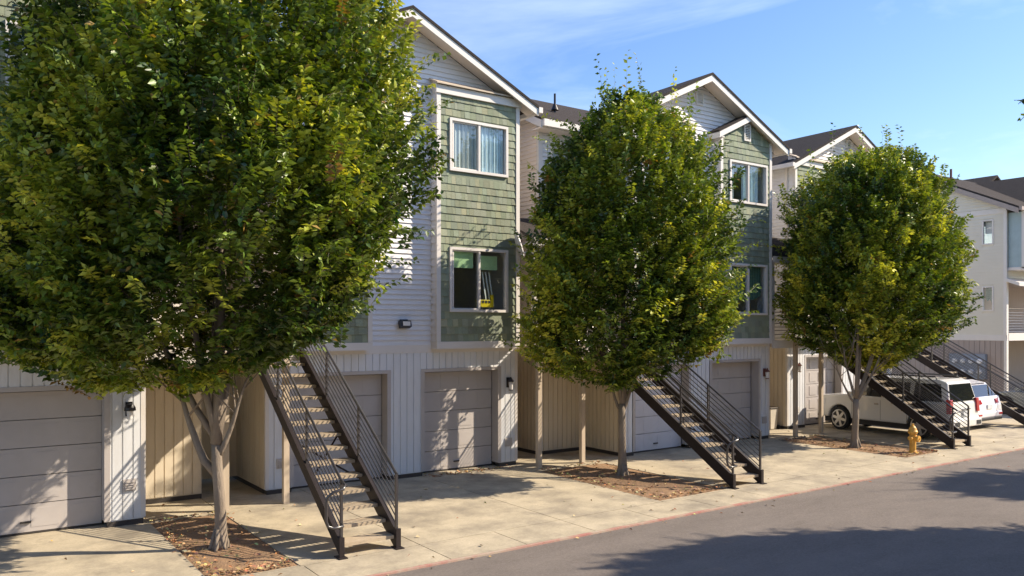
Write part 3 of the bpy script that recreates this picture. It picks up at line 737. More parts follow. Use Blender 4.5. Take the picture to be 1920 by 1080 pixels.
# ------------------------------------------------------------ far building with its end wall to the camera
EX, EY = 33.8, 14.4
T = Th('apartment_building', (EX + 4, EY + 3, 0), 'grey beige building at the far right showing its end wall with two narrow windows', 'building')
EW = ('X', EX, -1); EF = ('Y', EY, -1)
ew = [(14.86, 15.3, 3.66, 4.66), (14.86, 15.3, 6.3, 7.30)]
b = MB(); backing(b, EW, EY, 23.4, -.1, 2.5); boards(b, EW, EY, 23.4, 0, 2.5, w=.2); T.part('ground_floor_wall', b, M['taupe'])
b = MB(); backing(b, EW, EY, 23.4, 2.5, 7.75, ew, gable=(18.9, 9.9)); lap(b, EW, EY + .08, 23.4, 2.72, 7.75, ew + [(EY, 23.4, 7.5, 7.72)], step=.125, gable=(18.9, 9.9)); T.part('end_siding', b, M['greysiding'])
b = MB(); rect(b, EW, EY, 23.4, 2.5, 2.72, 0, .03); rect(b, EW, EY, 23.4, 7.5, 7.70, 0, .035); rect(b, EW, EY - .02, EY + .10, 2.72, 7.6, 0, .04); rect(b, EW, EY - .02, EY + .08, 0, 2.5, 0, .038); T.part('trim_band', b, M['trim'])
for (a, q, c, d) in ew: window(T, EW, a, q, c, d, "drape" if c < 5 else "halfblind", slide=False)
b = MB(); backing(b, EF, EX + .12, EX + 14, 4.95, 7.75); lap(b, EF, EX + .1, EX + 14, 4.95, 7.75, step=.125)
T.part('front_siding', b, M['greysiding']); b = MB(); b.box(EX + .12, EX + 14, EY + 2.3, EY + 2.42, 0, 4.95); b.box(EX + .12, EX + 14, EY + .01, EY + 2.3, 4.83, 4.94); T.part('darkened_recess_wall', b, M['taupe'])  # taupe and the deep recess put shade into the balcony's back wall
b = MB(); b.box(EX, EX + .12, EY - .02, EY + .1, -.1, 4.9) ; b.box(EX + 3.4, EX + 3.52, EY - .02, EY + .1, 0, 4.9); T.part('porch_column', b, M['trim'])
b = MB(); b.box(EX + .13, EX + 13.8, EY, EY + 2.3, 2.56, 2.75); b.box(EX + .13, EX + 13.8, EY - .03, EY, 2.5, 2.8); T.part('balcony', b, M['trim'])
b = MB(); railing(b, [(EX + .2, EY + .04, 2.75), (EX + 6, EY + .04, 2.75)], 1.0, 8, .014, .024); T.part('balcony_railing', b, M['rail'])
b = MB(); b.box(EX + .5, EX + 1.4, EY + 2.24, EY + 2.29, 2.8, 4.6); T.part('balcony_door', b, M['carglass'])
b = MB(); b.prism([(EY - .5, 4.62), (EY, 4.82), (EY, 4.95), (EY - .5, 4.75)], 0, EX - .1, EX + 7); T.part('canopy', b, M['trim'])
b = MB(); b.box(EX + .12, EX + 2.8, EY - .6, EY - .02, 5.35, 7.5)
bo = T.part('bay', b, M['teal'])
b = MB(); b.box(EX + .08, EX + .2, EY - .64, EY - .5, 5.3, 7.55); b.box(EX + .08, EX + 2.84, EY - .64, EY, 5.25, 5.36); T.sub(bo, 'bay_trim', b, M['trim'])
window(T, ('Y', EY - .6, -1), EX + .5, EX + 1.3, 5.75, 7.2, 'plain', slide=False)
window(T, ('Y', EY - .6, -1), EX + 1.6, EX + 2.5, 5.75, 7.2, 'plain', slide=False)
b = MB(); b.prism([(EY - .55, 7.68), (18.9, 10.08), (23.9, 7.68), (23.9, 7.60), (18.9, 10.0), (EY - .55, 7.60)], 0, EX - .3, EX + 14)
b.prism([(EX + 3, 8.0), (EX + 6.4, 9.9), (EX + 10, 8.0)], 1, EY - .3, 18.9); T.part('roof', b, M['roof'])
b = MB(); b.prism([(EY - .55, 7.60), (18.9, 10.0), (23.9, 7.6), (23.9, 7.4), (18.9, 9.8), (EY - .55, 7.40)], 0, EX - .32, EX - .27); b.box(EX - .27, EX + 14, EY - .66, EY - .55, 7.52, 7.66); T.part('rake_board', b, M['taupe'])
b = MB(); b.tube([(EX + 1.6, 17.3, 8.9), (EX + 1.6, 17.3, 9.85)], .05); T.part('vent_pipe', b, M['lampred'])
b = MB(); b.box(EX + .12, EX + 14, EY + .12, 23.3, -.1, .0); b.box(EX + 13.9, EX + 14, EY, 23.4, 0, 7.7); b.box(EX, EX + 14, 23.3, 23.4, 0, 7.7); T.part('rear_wall', b, M['taupe'])
# house beyond, only its gable shows
T = Th('distant_house', (51, 23, 0), 'distant pale teal house gable above the dark roof at far right', 'house')
b = MB(); b.box(46.5, 53, 22.2, 30, 0, 9.9); b.prism([(46.5, 9.9), (53, 9.9), (49.8, 11.6)], 1, 22.2, 22.4); T.part('wall', b, M['teal'])
b = MB(); roofslab(b, [(46.0, 9.75), (49.8, 11.85), (53.6, 9.75)], 21.7, 30, .12); T.part('roof', b, M['roof'])
window(T, ('Y', 22.2, -1), 49.2, 50.3, 10.1, 11.1, 'plain', slide=False)

# meter bank
T = Th('meter_bank', (33.7, 15.7, 1.1), 'grey blue bank of round electric meters on the far taupe wall', 'meter box')
b = MB(); b.box(33.60, 33.78, 15.1, 16.5, .95, 1.95); T.part('cabinet', b, M['meter'], bevel=.01)
for i in range(4):
    for j in range(2):
        b = MB(); b.lathe([(.10, 0), (.10, -.06), (.075, -.11)], (33.60, 15.3 + i * .32, 1.25 + j * .42), axis=0, n=14); T.part('meter', b, M['meterglass'])

# ------------------------------------------------------------ trees
CR = Vector((math.cos(R(YAW)), -math.sin(R(YAW)), 0)); CF = Vector((math.sin(R(YAW)), math.cos(R(YAW)), 0))
def crownmesh(name, seed, prof, nsp, leafL, squash=1.0, lean=None, lobes=.13, center=(0, 0), wisps=10, warm=.5, spl=(.28, .52), perl=20):
    rg = np.random.default_rng(seed)
    pz = np.array([p[0] for p in prof]); pr = np.array([p[1] for p in prof])
    zz = np.linspace(pz[0], pz[-1], 400); rr = np.interp(zz, pz, pr); wgt = rr ** 1.5 + .05; cdf = np.cumsum(wgt) / wgt.sum()
    z = np.interp(rg.random(nsp), cdf, zz); th = rg.random(nsp) * 2 * np.pi
    ph = rg.random(8) * 6.28
    def lobe(th, z):
        return (np.sin(3 * th + ph[0] + z * .9) + .8 * np.sin(5 * th + ph[1] - z * 1.3) + .7 * np.sin(8 * th + ph[2] + z * 2.1) + .6 * np.sin(13 * th + ph[3] + z * 1.1) + .6 * np.sin(z * 4.3 + ph[4] + 2 * th)) / 2.4
    Rm = np.interp(z, pz, pr) * (1 + lobes * lobe(th, z))
    u = rg.random(nsp); r = Rm * (u ** .36)
    # gather most shoots into upright clumps with gaps between them
    nc = max(1, int(nsp / 26)); ci = rg.integers(0, nc, nsp); cz = z[:nc].copy(); ct = th[:nc].copy(); cu = .63 + .37 * rg.random(nc) ** .6; cpk = rg.normal(0, .08, nc)
    m_ = rg.random(nsp) < .72
    z = np.where(m_, np.clip(cz[ci] + rg.normal(0, .30, nsp), pz[0] - .05, pz[-1]), z)
    Rc = np.interp(z, pz, pr) * (1 + lobes * lobe(ct[ci], cz[ci])) * cu[ci] + cpk[ci]
    thc = ct[ci] + rg.normal(0, .17, nsp) / np.maximum(Rc, .5)
    th = np.where(m_, thc, th); r = np.where(m_, np.maximum(.1, Rc + rg.normal(0, .15, nsp)), r * .92)
    base = np.stack([r * np.cos(th) + center[0], r * np.sin(th) + center[1], z], 1)
    out = np.stack([np.cos(th), np.sin(th), np.zeros(nsp)], 1)
    f = (z - pz[0]) / (pz[-1] - pz[0])
    upw = .30 + 1.15 * f + rg.normal(0, .25, nsp)
    d = out * (.9 - .35 * f)[:, None] + rg.normal(0, .33, (nsp, 3)); d[:, 2] = upw
    d /= np.linalg.norm(d, axis=1, keepdims=True)
    L = rg.uniform(spl[0], spl[1], nsp)
    base -= d * (L * .75)[:, None]
    nl = np.full(nsp, perl)
    # wisps at the top and random protruding shoots
    if wisps:
        wz = rg.uniform(pz[-1] - 1.4, pz[-1] - .3, wisps); wth = rg.random(wisps) * 6.28; wr = np.interp(wz, pz, pr) * rg.uniform(.2, .95, wisps)
        wb = np.stack([wr * np.cos(wth) + center[0], wr * np.sin(wth) + center[1], wz], 1)
        wd = rg.normal(0, .10, (wisps, 3)); wd[:, 2] = 1; wd /= np.linalg.norm(wd, axis=1, keepdims=True)
        ns = max(6, int(nsp * .010)); sz = rg.uniform(pz[0] + .6, pz[-1] - .6, ns); sth = rg.random(ns) * 6.28; sr = np.interp(sz, pz, pr) * .97
        sb = np.stack([sr * np.cos(sth) + center[0], sr * np.sin(sth) + center[1], sz], 1); sd = np.stack([np.cos(sth), np.sin(sth), rg.uniform(.1, 1.1, ns)], 1); sd /= np.linalg.norm(sd, axis=1, keepdims=True)
        base = np.concatenate([base, wb, sb]); d = np.concatenate([d, wd, sd]); L = np.concatenate([L, rg.uniform(.8, 1.6, wisps), rg.uniform(.4, .75, ns)])
        nl = np.concatenate([nl, np.full(wisps, perl), np.full(ns, perl)])
    if lean:
        o_ = np.interp(base[:, 2], [p[0] for p in lean], [p[1] for p in lean])[:, None]; base = base + o_ * np.array([CR.x, CR.y, 0])
    if squash != 1:
        cf = np.array([CF.x, CF.y, 0]); c0 = np.array([center[0], center[1], 0]); q_ = ((base - c0) @ cf)[:, None]; base = base - cf * q_ * (1 - squash)
    N = len(base)
    # colour per spray: random yellowing, plus sunlit yellow towards the top as painted light
    lf = np.sin(base[:, 0] * 2.1 + ph[5]) * np.cos(base[:, 2] * 1.3 + ph[6]) + np.sin(base[:, 1] * 2.7 + base[:, 2] + ph[7])
    yl_ = np.concatenate([rg.normal(0, .15, nc)[ci] * m_, np.zeros(N - nsp)])
    yel = np.clip(yl_ + .42 * warm + .22 * lf * warm + .15 + .16 * (base[:, 2] - pz[0]) / (pz[-1] - pz[0]) * warm + rg.normal(0, .17, N), 0, 1)
    g_shade = np.array([.032, .070, .014]); g_lit = np.array([.70, .68, .08]); gm = np.array([.18, .25, .026])  # shade and sunlit highlight tones put into the leaf colours
    K = perl
    k = np.arange(K)
    t = (k + .6) / K
    side = np.where(k % 2 == 0, 1., -1.)
    ref = rg.normal(0, 1, (N, 3)); ref[:, 2] += .0
    sv = np.cross(d, ref + np.array([0, 0, .0])); sv = np.cross(d, np.array([0, 0, 1.0])) + rg.normal(0, .35, (N, 3)); sv -= d * (sv * d).sum(1, keepdims=True); sv /= np.linalg.norm(sv, axis=1, keepdims=True)
    P0 = base[:, None, :] + d[:, None, :] * (L[:, None] * t[None, :])[:, :, None]
    P0[:, :, 2] -= (t ** 2 * .05)[None, :]
    ld = d[:, None, :] * .45 + sv[:, None, :] * (side[None, :] * .9)[:, :, None] + rg.normal(0, .32, (N, K, 3)); ld[:, :, 2] -= .22
    ld /= np.linalg.norm(ld, axis=2, keepdims=True)
    nn = np.cross(sv, d)[:, None, :] + rg.normal(0, .45, (N, K, 3)); nn[:, :, 2] += .5
    wv = np.cross(ld, nn); wv /= np.linalg.norm(wv, axis=2, keepdims=True); nn = np.cross(wv, ld)
    LL = leafL * rg.uniform(.7, 1.2, (N, K))[:, :, None]; WW = LL * rg.uniform(.23, .30, (N, K))[:, :, None]
    a = P0; tip = P0 + ld * LL - nn * LL * .12; m1 = P0 + ld * LL * .45 + wv * WW + nn * LL * .06; m2 = P0 + ld * LL * .45 - wv * WW + nn * LL * .06
    V = np.stack([a, m1, tip, m2], 2).reshape(-1, 3)
    nL = N * K
    col = np.where((yel < .5)[:, None], g_shade + (gm - g_shade) * (yel * 2)[:, None], gm + (g_lit - gm) * ((yel - .5) * 2)[:, None])
    rust = rg.random(N) < .009 * warm
    col[rust] = np.array([.26, .15, .04])
    cl = col[:, None, :] * rg.uniform(.72, 1.28, (N, K, 1)) * np.array([1, 1, 1]) + rg.normal(0, .006, (N, K, 3))
    one = rg.random((N, K)) < .015 * warm; cl[one] = np.array([.34, .22, .05])
    cl = np.clip(cl, .008, 1)
    cv = np.concatenate([np.repeat(cl.reshape(-1, 1, 3), 4, 1), np.ones((nL, 4, 1))], 2).reshape(-1, 4)
    idx = (np.arange(nL) * 4)[:, None]
    tri = np.concatenate([idx + 0, idx + 1, idx + 2, idx + 0, idx + 2, idx + 3], 1).reshape(-1)
    # twigs: three-sided slivers
    tw = []
    e1 = sv * .0035; e2 = np.cross(sv, d) * .0035; B0 = base; B1 = base + d * L[:, None]
    TV = np.stack([B0 + e1, B0 - e1 + e2, B0 - e1 - e2, B1], 1).reshape(-1, 3)
    ti = (np.arange(N) * 4 + len(V))[:, None]
    tt = np.concatenate([ti + 0, ti + 1, ti + 3, ti + 1, ti + 2, ti + 3, ti + 2, ti + 0, ti + 3], 1).reshape(-1)
    cv = np.concatenate([cv, np.tile(np.array([.07, .05, .03, 1]), (len(TV), 1))]); V = np.concatenate([V, TV]); tri = np.concatenate([tri, tt])
    me = bpy.data.meshes.new(name); nf = len(tri) // 3
    me.vertices.add(len(V)); me.vertices.foreach_set('co', V.astype(np.float32).ravel())
    me.loops.add(len(tri)); me.loops.foreach_set('vertex_index', tri.astype(np.int32))
    me.polygons.add(nf); me.polygons.foreach_set('loop_start', np.arange(0, nf * 3, 3, dtype=np.int32)); me.polygons.foreach_set('loop_total', np.full(nf, 3, dtype=np.int32))
    me.update(calc_edges=True)
    at = me.color_attributes.new('tint', 'FLOAT_COLOR', 'POINT'); at.data.foreach_set('color', cv.astype(np.float32).ravel())
    me.materials.append(M['leaf']); return me
def treething(loc, label, trunk_r, fork, limbs, crown, crownz, seed, group='street trees in the soil beds'):
    T = thing('street_tree', loc, label, 'tree', group)
    rr = random.Random(seed)
    b = MB(); pts = []; rad = []
    for k in range(9):
        f = k / 8; z = f * fork; pts.append((.03 * math.sin(f * 4 + seed), .02 * math.cos(f * 5), z - .03)); rad.append(trunk_r * (1 + 1.0 * math.exp(-f * 11) - .12 * f))
    b.tube(pts, rad, 12); top = Vector(pts[-1])
    # root flare ridges
    for k in range(6):
        a = k * 1.05 + seed; r0 = trunk_r
        b.tube([(math.cos(a) * r0 * .5, math.sin(a) * r0 * .5, .28), (math.cos(a) * r0 * 1.3, math.sin(a) * r0 * 1.3, .05), (math.cos(a) * r0 * 2.3, math.sin(a) * r0 * 2.3, -.03)], [trunk_r * .42, trunk_r * .38, trunk_r * .16], 7)
    tr = b.build('trunk', M['bark'], T, smooth=True)
    for (lx, dp, zt, r, *mid) in limbs:
        e = CR * lx + CF * dp; n = 9; z0 = mid[0] if mid else fork - .12; bow = mid[1] if len(mid) > 1 else .25
        P = []; Q_ = []
        ph_ = rr.uniform(0, 6)
        for k in range(n):
            f = k / (n - 1); s_ = f ** (1 - bow * .5) if bow > 0 else f ** (1 - bow)
            P.append((top.x * (z0 / fork) + e.x * s_ + .03 * math.sin(f * 7 + ph_) * f, e.y * s_ + .03 * math.cos(f * 6 + ph_) * f, z0 + (zt - z0) * f)); Q_.append(r * (1 - .78 * f))
        b = MB(); b.tube(P, Q_, 8)
        # side branches
        for q in range(6):
            f = .5 + .08 * q; i = int(f * (n - 1)); p = Vector(P[i]); a = rr.uniform(0, 6.28); l = rr.uniform(.6, 1.1) * (1.25 - f * .6)
            b.tube([p, p + Vector((math.cos(a) * l * .5, math.sin(a) * l * .5, l * .5)), p + Vector((math.cos(a) * l * .8, math.sin(a) * l * .8, l * 1.1))], [Q_[i] * .5, Q_[i] * .3, .006], 6)
        b.build('limb', M['bark'], T, smooth=True)
    o = bpy.data.objects.new('crown', crown); C.objects.link(o); o.parent = T
    return T
c1 = crownmesh('crown_large', 3, [(2.4, .9), (2.65, 1.8), (3.1, 2.4), (3.8, 2.65), (4.8, 2.85), (5.6, 2.8), (6.4, 2.55), (7.2, 2.25), (8.0, 1.85), (8.9, 1.1), (9.4, .2)], 10400, .105, .72, lean=[(2.3, -.75), (3.0, -.42), (4.2, -.2), (5, 0), (6.5, .22)], lobes=.11, center=(CR.x * -.05 + CF.x * -.4, CR.y * -.05 + CF.y * -.4), warm=.55, perl=18)
treething((3.04, 11.29, 0), 'largest and nearest green tree, filling the left of the view', .077, 1.50,
          [(-.62, .1, 2.6, .062, 1.02, .9), (-1.9, .3, 5.0, .05, 1.5), (.50, -.1, 2.5, .045, 1.25, .3), (-.18, .3, 3.5, .04, 1.35), (.1, .1, 7.6, .085, 1.45), (.45, .5, 6.2, .06, 1.45), (-.6, -.4, 6.0, .05, 1.5), (.22, -.3, 6.5, .055, 1.45)], c1, 0, 1)
c2 = crownmesh('crown_medium', 8, [(2.0, .5), (2.25, 1.3), (2.6, 1.9), (3.1, 2.05), (4.0, 2.08), (5.0, 2.0), (5.8, 1.85), (6.6, 1.55), (7.2, 1.1), (7.65, .4)], 5800, .10, .60, lean=[(2.1, -.35), (3.0, -.15), (4, 0)], lobes=.12, center=(CF.x * -.5 + CR.x * .12, CF.y * -.5 + CR.y * .12), wisps=24, warm=.6, perl=18)
treething((11.26, 12.05, 0), 'middle green tree between the two nearer staircases', .082, 1.50,
          [(-.35, .1, 2.4, .035, 1.3, .7), (-.2, .2, 3.2, .035, 1.35), (.4, -.1, 2.5, .04, 1.3), (.05, .1, 6.6, .06, 1.4), (.5, .2, 5, .045, 1.4), (-.5, -.3, 5.2, .04, 1.4), (.9, .2, 4.2, .035, 1.4)], c2, 0, 2)
c3 = crownmesh('crown_round', 21, [(2.15, .5), (2.4, 1.2), (2.8, 1.9), (3.3, 2.2), (4.3, 2.3), (5.3, 2.25), (6.1, 2.1), (6.8, 1.85), (7.3, 1.4), (7.65, .7)], 7600, .105, .85, lobes=.12, center=(CR.x * .85 + CF.x * 1.0, CR.y * .85 + CF.y * 1.0), wisps=18, warm=.62, perl=18)
treething((18.67, 11.47, 0), 'right-hand green tree beside the yellow fire hydrant', .085, 1.25,
          [(-.5, .1, 2.2, .032, 1.1, .6), (-.35, .1, 2.8, .04, 1.2), (.6, -.1, 2.4, .045, 1.15), (.9, .1, 3.6, .04, 1.2), (.4, .1, 6.4, .06, 1.2), (1.2, .2, 5, .045, 1.2), (.0, -.3, 5.4, .045, 1.2), (.2, .1, 3.4, .05, 1.2)], c3, 0, 3)
for i, (x, y, cr_) in enumerate([(15.2, 1.15, c3), (24.2, 2.35, c2), (33.0, 2.0, c2), (41.5, 2.0, c3)]):
    t_ = treething((x, y, 0), ['first', 'second', 'third', 'fourth', 'fifth'][i] + ' tree from the camera along the near side of the road', .085, 1.3,
                   [(.2, .1, 6.2, .06, 1.2), (-.6, -.2, 5, .05, 1.2), (.6, .4, 4.6, .05, 1.2)], cr_, 0, 9 + i, 'street trees on the near side of the road')
    t_.rotation_euler.z = i * 1.3 + .4 if i else 0
    if i == 0:   # a long low bough whose tip reaches the right edge of the view
        b = MB(); b.tube([(0, 0, 2.2), (-1.7, .3, 3.6), (-3.8, 1.7, 4.9), (-5.15, 2.72, 5.72)], [.04, .03, .016, .005], 7); b.build('limb', M['bark'], t_, smooth=True)
        bm_ = crownmesh('bough_leaves', 77, [(-.14, .1), (0, .24), (.14, .1)], 6, .085, wisps=0, warm=.1, spl=(.25, .4), perl=14)  # low warm value darkens these leaves to look backlit
        o = bpy.data.objects.new('bough_leaves', bm_); C.objects.link(o); o.parent = t_; o.location = (-5.28, 2.85, 5.78)

# ------------------------------------------------------------ opposite houses (seen only in the window glass)
for i in range(5):
    x0 = -9 + i * 9.0
    T = Th('opposite_house', (x0 + 3, -4, 0), ['first', 'second', 'third', 'fourth', 'fifth'][i] + ' plain gabled house from the left across the road', 'house', 'houses across the road')
    b = MB(); b.box(x0, x0 + 6, -12, -4.2, 0, 7.6); b.prism([(x0, 7.6), (x0 + 6, 7.6), (x0 + 3, 9.1)], 1, -12, -4.2); T.part('wall', b, M['siding'])
    b = MB(); roofslab(b, [(x0 - .4, 7.5), (x0 + 3, 9.2), (x0 + 6.4, 7.5)], -12.3, -3.8, .08); T.part('roof', b, M['roof'])
    for u in (x0 + .8, x0 + 3.7):
        for z in (3.4, 6.0):
            b = MB(); b.box(u, u + 1.5, -4.2, -4.16, z, z + 1.2); T.part('window', b, M['carglass'])

# ------------------------------------------------------------ hydrant
T = Th('fire_hydrant', (19.03, 10.20, 0), 'yellow fire hydrant in the soil bed before the right-hand staircase', 'fire hydrant')
b = MB(); b.lathe([(.13, -.02), (.13, .03), (.085, .035), (.085, .06), (.075, .07), (.073, .46), (.10, .47), (.10, .50), (.115, .505), (.115, .53), (.095, .56), (.075, .62), (.045, .66), (.02, .675)], (19.03, 10.2, 0), n=20); T.part('body', b, M['hyd'], smooth=False, bevel=.004)
b = MB(); b.lathe([(.12, -.03), (.12, -.005)], (19.03, 10.2, .0), n=8); b.lathe([(.03, .66), (.03, .71)], (19.03, 10.2, 0), n=5); T.part('operating_nut', b, M['hyd'])
for d in ((1, 0), (-1, 0)):
    b = MB(); b.lathe([(.045, 0), (.045, .10 * d[0]), (.055, .10 * d[0]), (.055, .14 * d[0])], (19.03, 10.2, .37), axis=0, n=12) if d[0] > 0 else b.lathe([(.055, -.14), (.055, -.10), (.045, -.10), (.045, 0)], (19.03, 10.2, .37), axis=0, n=12)
    T.part('side_outlet', b, M['hyd'])
b = MB(); b.lathe([(.075, -.16), (.075, -.11), (.06, -.11), (.06, 0)], (19.03, 10.2, .36), axis=1, n=14); b.lathe([(.02, -.19), (.02, -.16)], (19.03, 10.2, .36), axis=1, n=5); T.part('front_outlet', b, M['hyd'])

# ------------------------------------------------------------ bin, dish, toy
T = Th('waste_bin', (20.05, 15.05, 0), 'cream rectangular waste bin standing in the shaded recess left of the cream garage door', 'bin')
b = MB(); b.hexa([(19.88, 14.92, .01), (20.16, 14.92, .01), (20.16, 15.2, .01), (19.88, 15.2, .01), (19.82, 14.88, .62), (20.2, 14.88, .62), (20.2, 15.24, .62), (19.82, 15.24, .62)]); T.part('body', b, M['bin'], bevel=.015)
b = MB(); b.box(19.80, 20.22, 14.86, 15.26, .622, .66); T.part('lid', b, M['bindark'], bevel=.01)
b = MB(); b.tube([(20.24, 14.93, .06), (20.28, 14.93, .06)], .06, 14); b.tube([(20.24, 15.2, .06), (20.28, 15.2, .06)], .06, 14); T.part('wheel', b, M['tyre'])
T = Th('satellite_dish', (10.36, 14.30, 4.8), 'pale satellite dish fixed to the right corner of the flat-topped green bay', 'satellite dish')
b = MB(); n = 20
cdir = Vector((.80, -.45, .30)).normalized(); u = cdir.cross(Vector((0, 0, 1))).normalized(); v = u.cross(cdir); cpos = Vector((10.05, 13.98, 4.82))
rings = [(0, -.05), (.5, -.035), (.85, 0), (1, .02)]
ix = len(b.v)
for sgn in (0, -.018):
    for r_, h in rings:
        for j in range(n):
            a = 2 * math.pi * j / n; b.v.append(tuple(cpos + u * math.cos(a) * r_ * .24 + v * math.sin(a) * r_ * .29 + cdir * (h + sgn))); b.t.append((1, 1, 1))
for s_ in (0, 4):
    for k in range(3):
        for j in range(n):
            a = ix + (s_ + k) * n + j; q = ix + (s_ + k) * n + (j + 1) % n; b.f.append((a, q, q + n, a + n))
for j in range(n):
    a = ix + 3 * n + j; q = ix + 3 * n + (j + 1) % n; b.f.append((a, q, q + 4 * n, a + 4 * n))
T.part('reflector', b, M['dish'], smooth=True)
b = MB(); b.tube([cpos - v * .2, cpos + cdir * .32 - v * .22], .012); b.box(cpos.x + .22, cpos.x + .30, cpos.y - .22, cpos.y - .15, cpos.z - .16, cpos.z - .08); T.part('feed_arm', b, M['dish'])
b = MB(); b.tube([tuple(cpos - cdir * .05), (10.16, 14.12, 4.74), (10.17, 14.17, 4.72)], .02); T.part('mount', b, M['lampblack'])
T = Th('toy_bus', (9.44, 14.33, 3.42), 'yellow toy bus with dark windows on the sill inside the lower bay window', 'toy')
b = MB(); b.box(9.22, 9.56, 14.32, 14.42, 3.47, 3.63); b.box(9.56, 9.62, 14.32, 14.42, 3.47, 3.74); T.part('body', b, M['ytoy'], bevel=.008)
for k in range(4):
    b = MB(); b.box(9.245 + k * .078, 9.295 + k * .078, 14.312, 14.3195, 3.56, 3.61); T.part('window', b, M['dark'])
for k in (9.30, 9.50):
    b = MB(); b.lathe([(.03, -.01), (.03, .01)], (k, 14.33, 3.455), axis=1, n=12); T.part('wheel', b, M['tyre'])

# ------------------------------------------------------------ cars (length along local X, front +X), nose towards the houses
def car(kind, loc, rot, label, sc, paint, cat='car', name='parked_suv'):
    T = thing(name, loc, label, cat, 'cars parked nose-in before the garages'); T.rotation_euler.z = rot; T.scale = sc if hasattr(sc, '__len__') else (sc, sc, sc)
    def part(n_, mb_, m_, par=None, **k): return mb_.build(n_, m_, par or T, **k)
    if kind == 'suv': L, W, Hh = 5.2, 1.0, 1.93; wb = (1.62, -1.50); wr = .40; belt = 1.14; zs = .42
    elif kind == 'cross': L, W, Hh = 4.75, .94, 1.68; wb = (1.42, -1.38); wr = .36; belt = 1.02; zs = .32
    else: L, W, Hh = 4.7, .91, 1.46; wb = (1.40, -1.38); wr = .33; belt = .92; zs = .28
    h = L / 2; ar = wr + .07
    def arch(cx, top=False):
        z0 = zs; a0 = math.asin(max(-1, (z0 - wr) / ar)); pts = []
        for k in range(11):
            a = (math.pi - a0) + (a0 - (math.pi - a0)) * k / 10
            pts.append((cx - ar * math.cos(a) * -1 if False else cx + ar * math.cos(a), wr + ar * math.sin(a)))
        return pts
    hood = belt + (.06 if kind == 'suv' else .0)
    ra = arch(wb[1]); fa = arch(wb[0])
    if kind == 'suv':
        up = [(h - .02, .50), (h, .75), (h - .03, 1.00), (h - .18, hood - .02), (h - 1.25, hood + .06), (-h + .06, belt + .06), (-h + .02, .72), (-h, .68), (-h, .46)]
    elif kind == 'cross':
        up = [(h - .03, .40), (h, .62), (h - .08, .85), (h - .35, .98), (h - 1.2, belt + .06), (-h + .12, belt + .10), (-h + .02, .80), (-h, .62), (-h + .03, .36)]
    else:
        up = [(h - .03, .36), (h, .55), (h - .1, .72), (h - .5, .84), (h - 1.25, belt + .03), (-h + .9, belt + .06), (-h + .1, .98), (-h, .80), (-h + .02, .34)]
    poly = [(-h + .05, zs)] + ra + fa + [(h - .08, zs)] + up
    b = MB(); b.prism(poly[::-1], 1, -W, W); bd = part('body', b, M[paint], bevel=.06)
    bd.modifiers['bevel'].segments = 3; bd.modifiers['bevel'].angle_limit = R(50)
    # greenhouse: (x, z) outline, narrower at the roof
    if kind == 'suv': gh = [(h - 1.35, belt + .02), (h - 1.95, 1.82), (h - 2.3, 1.90), (-h + .5, Hh - .02), (-h + .22, Hh - .10), (-h + .07, belt + .02)]
    elif kind == 'cross': gh = [(h - 1.15, belt + .02), (h - 1.95, 1.58), (h - 2.4, Hh), (-h + .75, Hh - .06), (-h + .45, Hh - .14), (-h + .13, belt + .04)]
    else: gh = [(h - 1.2, belt), (h - 2.0, 1.38), (h - 2.4, Hh), (-h + 1.5, Hh - .06), (-h + .75, belt + .05)]
    zt = Hh
    def yw(z): return W - .03 - (z - belt) / (zt - belt) * .20
    n = len(gh); b = MB(); i0 = len(b.v)
    for s_ in (-1, 1):
        for x, z in gh: b.v.append((x, s_ * yw(z), z)); b.t.append((1, 1, 1))
    b.f.append(tuple(range(n))); b.f.append(tuple(range(2 * n - 1, n - 1, -1)))
    for k in range(n): k2 = (k + 1) % n; b.f.append((k2, k, n + k, n + k2))
    part('cabin', b, M[paint], bevel=.05).modifiers['bevel'].segments = 3
    # side glass: follows the tumblehome
    def sideglass(s_, x0b, x1b, x0t, x1t, zb, zt_):
        g = MB(); e = .008
        y0_, y1_ = s_ * (yw(zb) + e), s_ * (yw(zt_) + e)
        g.hexa([(x0b, y0_ - s_ * .02, zb), (x1b, y0_ - s_ * .02, zb), (x1b, y0_, zb), (x0b, y0_, zb), (x0t, y1_ - s_ * .02, zt_), (x1t, y1_ - s_ * .02, zt_), (x1t, y1_, zt_), (x0t, y1_, zt_)])
        part('side_window', g, M['carglass'])
    zb, zg = belt + .08, Hh - .16
    for s_ in (-1, 1):
        if kind == 'suv':
            for a_, q_, c_, d_ in ((-h + .32, -h + 1.35, -h + .42, -h + 1.32), (-h + 1.50, -h + 2.45, -h + 1.50, -h + 2.42), (-h + 2.55, -h + 3.62, -h + 2.55, -h + 3.18)): sideglass(s_, a_, q_, c_, d_, zb, zg)
        elif kind == 'cross':
            for a_, q_, c_, d_ in ((-h + .5, -h + 1.2, -h + .85, -h + 1.2), (-h + 1.3, -h + 2.2, -h + 1.3, -h + 2.15), (-h + 2.3, -h + 3.4, -h + 2.3, -h + 2.75)): sideglass(s_, a_, q_, c_, d_, zb, zg)
        else:
            for a_, q_, c_, d_ in ((-h + 1.2, -h + 2.2, -h + 1.65, -h + 2.15), (-h + 2.3, -h + 3.35, -h + 2.3, -h + 2.75)): sideglass(s_, a_, q_, c_, d_, zb, zg)
